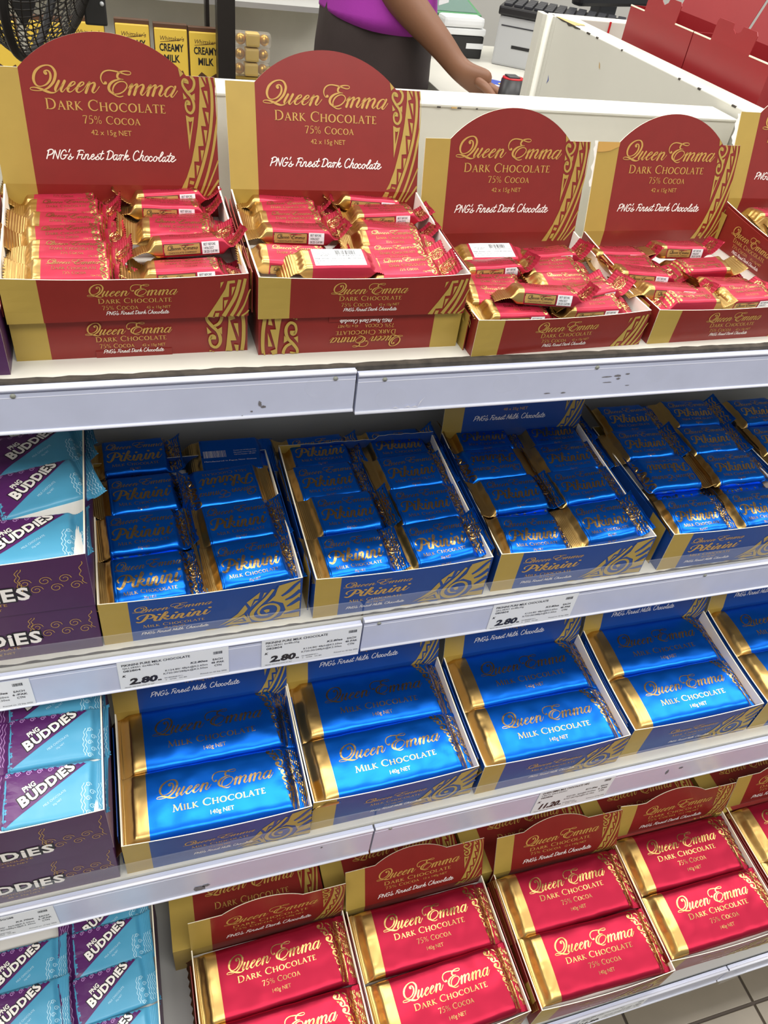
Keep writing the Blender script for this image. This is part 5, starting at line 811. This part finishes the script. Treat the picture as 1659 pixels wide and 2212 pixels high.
SN = {'top middle-shelf purple box': ('frontmost', 'tilted upper one', 'behind the tilted one', 'rearmost'), 'lower-shelf purple box': ('frontmost', 'middle', 'rearmost'), 'bottom-shelf purple box': ('right row second from front', 'right row third from front', 'left row second from front', 'left row third from front', 'right row frontmost', 'left row frontmost', 'right row rearmost')}
PB35 = (('top middle-shelf purple box', -.4990, [(-.110,.534,2,5), (-.102,.600,17,8), (-.107,.655,12,4), (-.106,.690,6,8)]),
        ('lower-shelf purple box', -.7020, [(-.121,.405,-2,6), (-.119,.462,-1,6), (-.121,.508,0,10)]),
        ('bottom-shelf purple box', -1.0580, [(-.108,.340,6,5), (-.110,.390,3,5), (-.205,.340,2,5), (-.208,.388,2,4), (-.106,.285,2,4), (-.205,.285,2,4), (-.112,.422,2,8)]))
for bx, z, LL in PB35:
    for i, (x, y, yaw, pt) in enumerate(LL):
        put_top(PICT, n, x, y, z+.002*(i % 3), R_(yaw), R_(pt), 0, .012, 'sky-blue and purple snack bar, %s in the %s' % (SN[bx][i], bx), 'chocolate bar', 'snack bars in the ' + bx); n += 1
# ---------------------------------------------------------------- price cards in the rails
def tagcard(x, y, z, w_, h_, lines, label, tilt=0.):
    r = empty('price_card', x, y, z, 0, tilt); tag(r, label, 'price tag', 'price cards')
    MB().box(0, w_, 0, .0004, -h_, 0).build('card', 'paper', r)
    f = lambda u, v, o: Vector((u, -o, -h_+v))
    t = lines; s_ = h_/.043
    k = Ink(); sans(k, t['name'], .004, .0362*s_, .0034*s_, t.get('nw', .064), .012); sans(k, t['code'], .0045, .0320*s_, .0026*s_, .034); sans(k, t['item'], .0048, .0272*s_, .0030*s_, .016, .012)
    sans(k, 'K', .0032, .0195*s_, .0034*s_, None, .03, .25); sans(k, t['price'], .0085, .0066*s_, .0095*s_, t.get('pw', .0265), .05, .18); sans(k, 'ea', .0355, .0064*s_, .0030*s_, None, .03)
    sans(k, t['each'], .0845, .0250*s_, .0030*s_, .0165, .02, .2, 'r'); sans(k, t['l1'], .0845, .0190*s_, .0028*s_, .041, 0, 0, 'r'); sans(k, t['l2'], .0845, .0143*s_, .0028*s_, .043, 0, 0, 'r')
    sans(k, 'EACH', .0945, .0250*s_, .0030*s_, .0095, .015, 0, 'c'); sans(k, t['pak'], .0945, .0200*s_, .0030*s_, .0130, .015, 0, 'c'); sans(k, 'CTN', .0945, .0150*s_, .0030*s_, .0070, .015, 0, 'c')
    sans(k, t['bar'], .042, .0078*s_, .0017*s_, .018); sans(k, t['c3'], .0425, .0045*s_, .0017*s_, .021); sans(k, t['date'], .103, .0052*s_, .0019*s_, .026, 0, 0, 'r'); sans(k, 'PRICES ARE INCLUSIVE OF GST', .004, .0018*s_, .0015*s_, .028)
    barcode(k, .0905, .0345*s_, .0095, .0042*s_, 11, 12); k.build('print', 'ink_black', r, f, .0003)
PK = dict(name='PIKININI PURE MILK CHOCOLATE', code='QLL28301 6x48x35g', item='082804', price='2.80', each='K2.80ea', l1='K124.80/ 48pk@K2.60ea', l2='K720.00/288pk@K2.50ea', pak='48 /PAK', bar='9318068281011,', c3='Y   G704   VC-BS', date='Printed on: 03 Sep 2026')
tagcard(-.0495, .4812, -.6245, .1055, .0430, PK, '2.80 price card under the leftmost blue box of small bars')
tagcard(.0890, .4810, -.6225, .1045, .0440, PK, '2.80 price card at the rail joint, second from left')
tagcard(.3430, .4812, -.6215, .1055, .0430, PK, '2.80 price card under the third blue box of small bars')
BD = dict(name='PNG BUDDIES MILK CHOC 35G/288', code='QLL28401 6x48x35g', item='082811', price='3.70', each='K3.70ea', l1='K21.00/  6pk@K3.50ea', l2='K950.40/288pk@K3.30ea', pak='6 /PAK', bar='9318068281028,', c3='Y   G704   VC-BS', date='Printed on: 10 Sep 2026')
tagcard(-.2325, .4812, -.6275, .1055, .0430, BD, 'price card cut off at the left edge, middle shelf rail')
tagcard(-.2440, .3652, -.8505, .1055, .0480, BD, 'price card cut off at the left edge, lower shelf rail')
QE = dict(PK, name='QUEEN EMMA MILK CHOCOLATE 140G', code='14672 QLL25221', item='082806', price='11.20', pw=.027, each='K11.20ea', l1='K63.00/  6pk@K10.50ea', l2='K727.20/72pk@K10.10ea', pak='6 /PAK', bar='9318068252103,', date='Printed on: 03 Sep 2026')
tagcard(.4100, .3652, -.8440, .1050, .0560, QE, '11.20 price card under the third blue box of large blocks')
tagcard(.4700, .1853, -1.1440, .1050, .0400, dict(QE, name='QUEEN EMMA DARK CHOCOLATE 140G'), 'faint price card on the bottom rail under the third red box')
# ---------------------------------------------------------------- behind the counter
wb = tag(MB().box(-2.6, 4.2, 3.30, 3.36, 0, 2.9).build('wall_back', 'wall_paint'), kind='structure')
wl = tag(MB().box(-2.66, -2.6, -2, 3.36, 0, 2.9).build('wall_left', 'wall_paint'), kind='structure')
bs = empty('back_shelving', 0, 0, -CZ); tag(bs, 'white back shelves with dark posts behind the cashier', 'shelf')
wbox('back_panel', -.9, .70, 2.78, 2.80, -1.26, .2, 'shelf_white', bs); wbox('shelf_board', -.9, .70, 2.42, 2.78, -.685, -.665, 'shelf_white', bs); wbox('shelf_board', -.9, .70, 2.40, 2.78, -1.0, -.98, 'shelf_white', bs)
wbox('shelf_board', -.9, .70, 2.60, 2.78, -.452, -.438, 'shelf_grey', bs)
wbox('post', .284, .330, 2.36, 2.405, -1.26, .1, 'dark_metal', bs); wbox('post', .272, .282, 2.52, 2.56, -1.26, .1, 'dark_metal', bs)
def bigblock(x, y, z, title, label, lean=.05, dz=0.):
    r = empty('chocolate_slab', x, y, z, 0, -lean); tag(r, label, 'chocolate bar', 'yellow slabs on the back shelf')
    W, Hh = .086, .176+dz
    MB().box(0, W, 0, .016, 0, Hh).build('wrapper', 'yellow_wrap', r, bevel=.003); MB().box(-.0015, W+.0015, .004, .030, -.002, Hh+.010).build('folded_back', 'brown_wrap', r, bevel=.001)
    f = lambda u, v, o: Vector((u, -o, v+dz-.010))
    k = Ink(); sans(k, "Whittaker's", .012, .158, .011, .064, .0, .25); k.stroke([(.014, .154, .001), (.05, .158, .0016), (.076, .163, .001)], 3); k.build('script_lettering', 'brown_wrap', r, f, .0004)
    k = Ink()
    for i, t in enumerate(title): sans(k, t, W/2, .133-.026*i, .018, .064 if len(t) > 5 else .042, .03, 0, 'c')
    k.build('title_lettering', 'ink_black', r, f, .0004)
    k = Ink(); k.poly([(.004, .01), (.082, .01), (.082, .06), (.07, .088), (.05, .076), (.03, .09), (.004, .065)]); k.build('picture', 'brown_wrap', r, f, .0004)
    k = Ink(); k.poly([(.006, .004), (.05, .004), (.036, .07), (.02, .08), (.008, .07)]); k.build('splash', 'device_white', r, f, .0006)
zb = -.665
for i, (x, t, lab, dz) in enumerate(((-.300, ('COCONUT', ''), 'yellow slab at far left behind the fan cage', -.01), (-.190, ('QUINOA', ''), 'yellow slab half hidden by the fan cage', -.005), (-.085, ('CREAMY', 'MILK'), 'yellow slab behind the black fan bracket', 0), (.029, ('CREAMY', 'MILK'), 'leftmost clear yellow slab with its top edge brown', .003), (.128, ('CREAMY', 'MILK'), 'middle yellow slab of the three on the back shelf', -.001), (.219, ('CREAMY', 'MILK'), 'yellow slab just left of the dark shelf post', -.004))):
    bigblock(x, 2.45, zb, t, lab, .05, dz)
for i, z in enumerate((-.523, -.560, -.597)):
    r = empty('bonbon_pack', .345-.002*i, 2.46, z); tag(r, ('top', 'middle', 'bottom')[i] + ' clear pack of gold foil bonbons right of the dark post', 'sweets', 'bonbon packs')
    for j in (0, 1, 2): MB().sphere((.016+.033*j, .020, .017), .0145, 14, 10).build('bonbon', 'gold_ball', r, True)
    MB().box(.030, .068, .002, .038, .001, .034).build('paper_band', 'yellow_wrap', r, bevel=.005); MB().box(-.002, .100, .001, .040, 0, .0355).build('film', 'cello', r, bevel=.008)
tag(wbox('carton_stand', .336, .47, 2.45, 2.60, -.665, -.598, 'card_gold'), 'low gold carton under the bonbon packs', 'box')
# caged fan at the top left
fr = empty('caged_fan', -.085, 1.50, -.195, R_(-28), R_(15), R_(-78)); tag(fr, 'black caged fan hanging in front of the back shelf', 'fan')
R0 = .160
for sg in (-1, 1):
    cage = MB(); prof = [(R0*math.sin(t), sg*.085*math.cos(t)) for t in [k*math.pi/2/12 for k in range(2, 13)]]
    for k in range(84):
        a = 6.2832*k/84; cage.tube([(p*math.cos(a), p*math.sin(a), q) for p, q in prof], .0010, 4, 0, False)
    for p, q in prof: cage.tube([(p*math.cos(k*.1309), p*math.sin(k*.1309), q) for k in range(49)], .0010, 4, 0, False)
    cage.build('wire_lattice', 'mesh_wire', fr)
MB().tube([(R0*math.cos(k*.1309), R0*math.sin(k*.1309), 0) for k in range(49)], .007, 8, 0, False).build('rim', 'black_plastic', fr, True)
MB().sphere((0, 0, 0), .045, 16, 10, 0, (1, 1, 1.3)).build('motor', 'black_plastic', fr, True)
for k in range(3):
    a = 2.094*k; q = [(.03, -.01), (.07, -.05), (.12, -.045), (.13, .02), (.08, .03), (.035, .015)]
    mesh('blade', [(x*math.cos(a)-y*math.sin(a), x*math.sin(a)+y*math.cos(a), .25*y) for x, y in q] + [(x*math.cos(a)-y*math.sin(a), x*math.sin(a)+y*math.cos(a), .002+.25*y) for x, y in q], [list(range(6)), list(range(11, 5, -1))] + [[i, 6+i, 6+(i+1) % 6, (i+1) % 6] for i in range(6)], 'black_plastic', fr)
fb = empty('fan_bracket', -.011, 1.50, -.285); tag(fb, 'flat black bracket with a screw, right of the fan cage', 'bracket')
MB().box(-.016, .018, 0, .02, -.018, .6).build('arm', 'black_plastic', fb, bevel=.003); MB().sphere((.012, -.001, .013), .0035, 10, 6).build('screw', 'device_grey', fb, True)
# cash desk and the things on it
ZD = -.505
dk = empty('cash_desk', 0, 0, -CZ); tag(dk, 'white cash desk behind the counter ledge', 'desk')
wbox('desk_top', .77, 1.75, 1.56, 1.975, ZD-.03, ZD, 'counter_white', dk, .002); wbox('desk_return', .808, 1.75, 1.976, 2.62, ZD-.03, ZD, 'counter_white', dk, .002); wbox('desk_side', .815, .835, 1.58, 2.60, -1.26, ZD-.03, 'counter_white', dk); wbox('drawer', .809, .815, 1.70, 2.5, -.66, -.56, 'device_grey', dk); wbox('drawer_rail', .806, .811, 1.66, 2.55, -.556, -.545, 'dark_metal', dk)
cr = empty('receipt_printer', 1.085, 2.385, ZD, R_(-32)); tag(cr, 'pale grey till printer with a slot, under the keyboard', 'printer')
MB().box(0, .22, 0, .20, 0, .125).build('housing', 'device_grey', cr, bevel=.006); MB().box(.01, .21, -.0012, .001, .100, .103).build('seam', 'key_black', cr); MB().box(.05, .125, -.0012, .002, .048, .056).build('slot', 'black_plastic', cr)
MB().tube([(.165, .002, .03), (.165, -.012, .03)], .010, 14).build('lock', 'dark_metal', cr, True)
kb = empty('keyboard', 1.085, 2.375, ZD+.1265, R_(-32)); tag(kb, 'black keyboard lying on the till printer', 'keyboard')
MB().box(-.01, .36, 0, .17, 0, .022).build('case', 'black_plastic', kb, bevel=.005)
km = None
for a in range(12):
    for b in range(5):
        if km is None: t = MB().box(-.0115, .0115, -.0115, .0115, 0, .007).build('key', 'key_black', kb, bevel=.0015); km = t.data
        else: t = mobj('key', km, kb)
        t.location = (.012+a*.029, .024+b*.030, .022)
ct = empty('card_terminal', .915, 2.42, ZD, R_(4)); tag(ct, 'black and white payment terminal with green screen edge', 'terminal')
MB().box(.0, .155, -.0, .15, 0, .058).build('black_base', 'black_plastic', ct, bevel=.004); MB().box(-.005, .155, -.006, .14, .060, .078).build('white_tray', 'device_white', ct, bevel=.004); MB().box(.10, .155, -.0012, .001, .026, .040).build('sticker', 'device_white', ct)
MB().hexa([(-.02, .05, .080), (.16, .05, .080), (.16, .17, .105), (-.02, .17, .105), (-.02, .046, .104), (.16, .046, .104), (.16, .166, .129), (-.02, .166, .129)]).build('handset', 'device_green', ct, bevel=.005); MB().hexa([(-.008, .058, .1055), (.148, .058, .1055), (.148, .155, .1265), (-.008, .155, .1265), (-.008, .0575, .1075), (.148, .0575, .1075), (.148, .1545, .1285), (-.008, .1545, .1285)]).build('display', 'screen', ct)
MB().box(.015, .145, -.010, .045, .079, .106).build('white_device', 'device_white', ct, bevel=.009)
sn = empty('scanner', .812, 1.655, ZD); tag(sn, 'black handheld scanner stand with a red stripe, beside the bin', 'scanner')
MB().tube([(0, 0, 0), (0, 0, .08), (0, .004, .128)], [.034, .029, .024], 20).build('stand', 'black_plastic', sn, True); MB().tube([(0, .0038, .1275), (0, .004, .1315)], .0225, 20).build('red_band', 'red_gloss', sn, True); MB().box(-.016, .010, -.012, .016, .1312, .1352).build('button', 'key_black', sn, bevel=.003)
bc = empty('loyalty_card', 1.00, 2.16, ZD+.0005, R_(-35)); tag(bc, 'small blue printed card lying by the hand', 'card'); MB().box(-.06, .06, -.04, .04, 0, .001).build('card', 'blue_card', bc); MB().box(-.045, .045, -.025, -.012, .001, .0013).build('stripe', 'device_white', bc); MB().sphere((.02, .01, .0012), .008, 10, 4, 0, (1, 1, .1)).build('emblem', 'yellow_wrap', bc)
dp = empty('monitor', 1.50, 2.46, ZD, R_(20)); tag(dp, 'dark monitor behind the white bin', 'monitor'); MB().box(-.10, .10, -.05, .10, 0, .02).build('foot', 'black_plastic', dp, bevel=.006); MB().box(-.04, .04, .03, .07, .02, .35).build('neck', 'key_black', dp, bevel=.005); MB().box(-.18, .18, -.01, .03, .16, .50).build('screen_back', 'black_plastic', dp, bevel=.01)
# red cartons standing in a row along the bin wall
def tall_carton(x, y, z, rz, w_, d_, h_, label, front=.025):
    r = empty('tall_carton', x, y, z, rz); tag(r, label, 'box', 'tall red cartons in the bin')
    for nm, q in (('front_panel', (0, w_, 0, .001, 0, h_)), ('side_panel', (0, .001, .001, d_, 0, h_)), ('side_panel', (w_-.001, w_, .001, d_, 0, h_)), ('back_panel', (0, w_, d_-.001, d_, 0, h_)), ('box_floor', (.001, w_-.001, .001, d_-.001, 0, .002))): MB().box(*q).build(nm, 'bag_red', r)
    def flap(y0, hh, t0, t1, nx, lean):
        pts = [(t0, 0), (t1, 0), (t1+.001, hh-.004), (t1-.003, hh), (nx+.010, hh), (nx+.008, hh-.006), (nx, hh-.010), (nx-.008, hh-.006), (nx-.010, hh), (t0+.003, hh), (t0, hh-.004)]
        k = Ink(); k.poly(pts); vs = [(p[0], y0+lean*p[1], h_+p[1]) for p in pts]; m_ = len(vs)
        mesh('tuck_flap', vs + [(v[0], v[1]+.0009, v[2]) for v in vs], k.f + [[q+m_ for q in f][::-1] for f in k.f] + [[i, m_+i, m_+(i+1) % m_, (i+1) % m_] for i in range(m_)], 'bag_red', r)
        for xa, xb in ((0, t0), (t1, w_)): MB().box(xa, xb, y0-.0002, y0+.0012, h_-.0010, h_+.0006).build('torn_edge', 'card_edge', r)
    flap(0, front, .040, .124, .084, .05); flap(d_-.001, .150, .002, w_-.002, w_*.5, .35)
for i, (y, lab) in enumerate(((1.217, 'left tall red carton with a raised tab, in the white bin'), (1.045, 'right tall red carton with a notched tab, in the white bin'))):
    tall_carton(.765, y, -.48, R_(-90), .170, .085, .3135, lab)
# ---------------------------------------------------------------- the cashier
def skin_mesh(name, chains, material, parent=None, sub=2):
    vs, es, rad, roots = [], [], [], []
    idx = {}
    for ch in chains:
        prev = None; isl = True
        for p in ch:
            key = tuple(round(c, 4) for c in p[:3])
            if key in idx: i = idx[key]; isl = False
            else: i = len(vs); vs.append(p[:3]); rad.append(p[3:] if len(p) > 4 else (p[3], p[3])); idx[key] = i
            if prev is not None and (prev, i) not in es: es.append((prev, i))
            prev = i
        if isl: roots.append(idx[tuple(round(c, 4) for c in ch[0][:3])])
    me = bpy.data.meshes.new(name); me.from_pydata(vs, es, []); o = bpy.data.objects.new(name, me); C.objects.link(o)
    md = o.modifiers.new('skin', 'SKIN'); md.use_smooth_shade = True; md.branch_smoothing = .6
    for i, v in enumerate(me.skin_vertices[0].data): v.radius = rad[i]; v.use_root = i in roots
    m2 = o.modifiers.new('sub', 'SUBSURF'); m2.levels = sub; m2.render_levels = sub
    dg = bpy.context.evaluated_depsgraph_get(); nm = bpy.data.meshes.new_from_object(o.evaluated_get(dg)); nm.name = name
    bpy.data.objects.remove(o); nm.materials.clear(); nm.materials.append(MAT[material]); nm.polygons.foreach_set('use_smooth', [True]*len(nm.polygons))
    return mobj(name, nm, parent)
pr = empty('person', 0, 0, -CZ); tag(pr, 'cashier in purple shirt and dark trousers, reaching one hand to the desk', 'person')
def A(x, y, z, *r): return (x, y, z+CZ) + (r if len(r) > 1 else (r[0], r[0]))
YB = 2.13
pel = A(.645, YB, -.46, .12, .09); chest = A(.63, YB, .06, .13, .08)
wr_r = A(.809, 1.955, -.432, .027); hand = A(.848, 1.935, -.447, .036, .019); kn = A(.884, 1.918, -.458, .042, .017)
chains = [[pel, A(.64, YB, -.28, .115, .08), A(.635, YB, -.10, .125, .085), chest, A(.63, YB, .13, .05), A(.63, YB-.02, .22, .080, .09), A(.63, YB-.02, .31, .068)],
  [chest, A(.60, YB-.05, .09, .055), A(.570, 2.07, -.05, .050), A(.585, 2.05, -.21, .050), A(.664, 2.02, -.305, .046), A(.778, 1.975, -.398, .032), wr_r, hand, kn],
  [chest, A(.74, YB+.02, .07, .055), A(.80, YB+.06, -.12, .044), A(.76, YB+.20, -.30, .034), A(.70, YB+.23, -.33, .028), A(.66, YB+.235, -.34, .032, .018)],
  [pel, A(.565, YB, -.56, .075), A(.56, YB, -.87, .052), A(.56, YB+.02, -1.19, .036), A(.56, YB-.08, -1.235, .034, .02)],
  [pel, A(.725, YB, -.56, .075), A(.73, YB, -.87, .052), A(.73, YB+.02, -1.19, .036), A(.73, YB-.08, -1.235, .034, .02)]]
fw = Vector((.82, -.42, -.38)).normalized(); sd = Vector((.35, .9, -.2)); sd = (sd - fw*sd.dot(fw)).normalized(); base = Vector(kn[:3])
for off, ln, r0 in ((-.031, .066, .0098), (-.010, .076, .0102), (.011, .072, .0098), (.030, .058, .0088)):
    p0 = base + sd*off - fw*.014; p1 = base + sd*off*1.12 + fw*ln*.42 + Vector((0, 0, .003)); p2 = p1 + (fw*.75+Vector((0, 0, -.35))).normalized()*ln*.34; p3 = p2 + (fw*.4+Vector((0, 0, -.7))).normalized()*ln*.28
    chains.append([tuple(p0)+(r0*1.1,)*2, tuple(p1)+(r0,)*2, tuple(p2)+(r0*.92,)*2, tuple(p3)+(r0*.75,)*2])
tb = Vector(hand[:3]) - sd*.026
chains.append([tuple(tb)+(.012,)*2, tuple(tb - sd*.020 + fw*.026)+(.0115,)*2, tuple(tb - sd*.024 + fw*.050 + Vector((0, 0, -.008)))+(.010,)*2, tuple(tb - sd*.018 + fw*.068 + Vector((0, 0, -.018)))+(.008,)*2])
skin_mesh('body', chains, 'skin', pr)
def loft(vs, fs, secs, n=36, fold=.004, seed=0., hem=None):
    b = len(vs)
    for i, (x, y, z, rx, ry) in enumerate(secs):
        for k in range(n):
            a = 6.2832*k/n; q = 1 + fold*noise.noise(Vector((math.cos(a)*2.2+seed, math.sin(a)*2.2, z*7)))/max(rx, .03)
            dz = hem(a) if (hem and i == 0) else 0
            vs.append((x+rx*q*math.cos(a), y+ry*q*math.sin(a), z+CZ+dz))
    for i in range(len(secs)-1):
        for k in range(n): fs.append([b+i*n+k, b+i*n+(k+1) % n, b+(i+1)*n+(k+1) % n, b+(i+1)*n+k])
    fs.append([b+k for k in range(n)][::-1]); fs.append([b+(len(secs)-1)*n+k for k in range(n)])
def smooth_secs(secs, m=5): return [tuple(p) for p in spline5(secs, m)]
def spline5(pts, sub):
    out = []
    for i in range(len(pts)-1):
        p0, p1, p2, p3 = pts[max(i-1, 0)], pts[i], pts[i+1], pts[min(i+2, len(pts)-1)]
        for k in range(sub):
            t = k/sub; out.append([.5*((2*b)+(c-a)*t+(2*a-5*b+4*c-d)*t*t+(3*b-a-3*c+d)*t*t*t) for a, b, c, d in zip(p0, p1, p2, p3)])
    out.append(list(pts[-1])); return out
vs, fs = [], []
loft(vs, fs, smooth_secs([(.645, YB, -.300, .138, .105), (.645, YB, -.40, .148, .112), (.645, YB, -.50, .152, .116), (.645, YB, -.58, .150, .110)], 6), 40, .010, 3.)
loft(vs, fs, smooth_secs([(.572, YB, -.55, .084, .10), (.565, YB, -.87, .074, .08), (.56, YB+.015, -1.205, .068, .072)], 5), 28, .008, 5.)
loft(vs, fs, smooth_secs([(.718, YB, -.55, .084, .10), (.725, YB, -.87, .074, .08), (.73, YB+.015, -1.205, .068, .072)], 5), 28, .008, 8.)
mesh('trousers', vs, fs, 'trousers', pr, None, True)
vs, fs = [], []
loft(vs, fs, smooth_secs([(.648, YB, -.355, .147, .118), (.645, YB, -.30, .143, .114), (.64, YB, -.15, .142, .112), (.632, YB, .0, .155, .112), (.63, YB, .08, .145, .10), (.63, YB, .125, .075, .07)], 5), 40, .008, 1., lambda a: -.028*max(0, -math.sin(a-.35)))
loft(vs, fs, smooth_secs([(.565, YB-.03, .10, .07, .075), (.560, 2.08, .03, .066, .068), (.562, 2.07, -.04, .064, .066)], 3), 24, .004, 2.)
loft(vs, fs, smooth_secs([(.74, YB, .09, .07, .075), (.775, YB+.03, .02, .064, .066), (.795, YB+.05, -.05, .062, .064)], 3), 24, .004, 4.)
mesh('shirt', vs, fs, 'shirt', pr, None, True)
hx = .63; MB().sphere((hx, YB+.005, .262+CZ), .105, 18, 12, 0, (.95, 1.0, 1.05)).build('hair', 'hair', pr, True)
for x in (hx-.032, hx+.032): MB().sphere((x, YB-.108, .235+CZ), .012, 10, 8).build('eye', 'device_white', pr, True)
MB().sphere((hx, YB-.116, .212+CZ), .015, 10, 8, 0, (.8, 1, 1.3)).build('nose', 'skin', pr, True); MB().sphere((hx, YB-.104, .178+CZ), .020, 10, 8, 0, (1.2, .5, .4)).build('mouth', 'bag_red', pr, True)
bd = empty('name_badge', .778, YB-.085, -.285, R_(35), 0, R_(-6)); tag(bd, 'white name badge hanging at the purple shirt', 'badge'); MB().box(-.020, .020, -.001, .001, -.03, .03).build('card', 'badge', bd, bevel=.0008); MB().box(-.014, .014, -.0016, -.001, -.018, .005).build('photo', 'ink_grey', bd)
for p in MINI+SMALL+BLUE+RED+PICT:
    if p.name not in PROTO_USED:
        for c_ in list(p.children_recursive): bpy.data.objects.remove(c_)
        bpy.data.objects.remove(p)
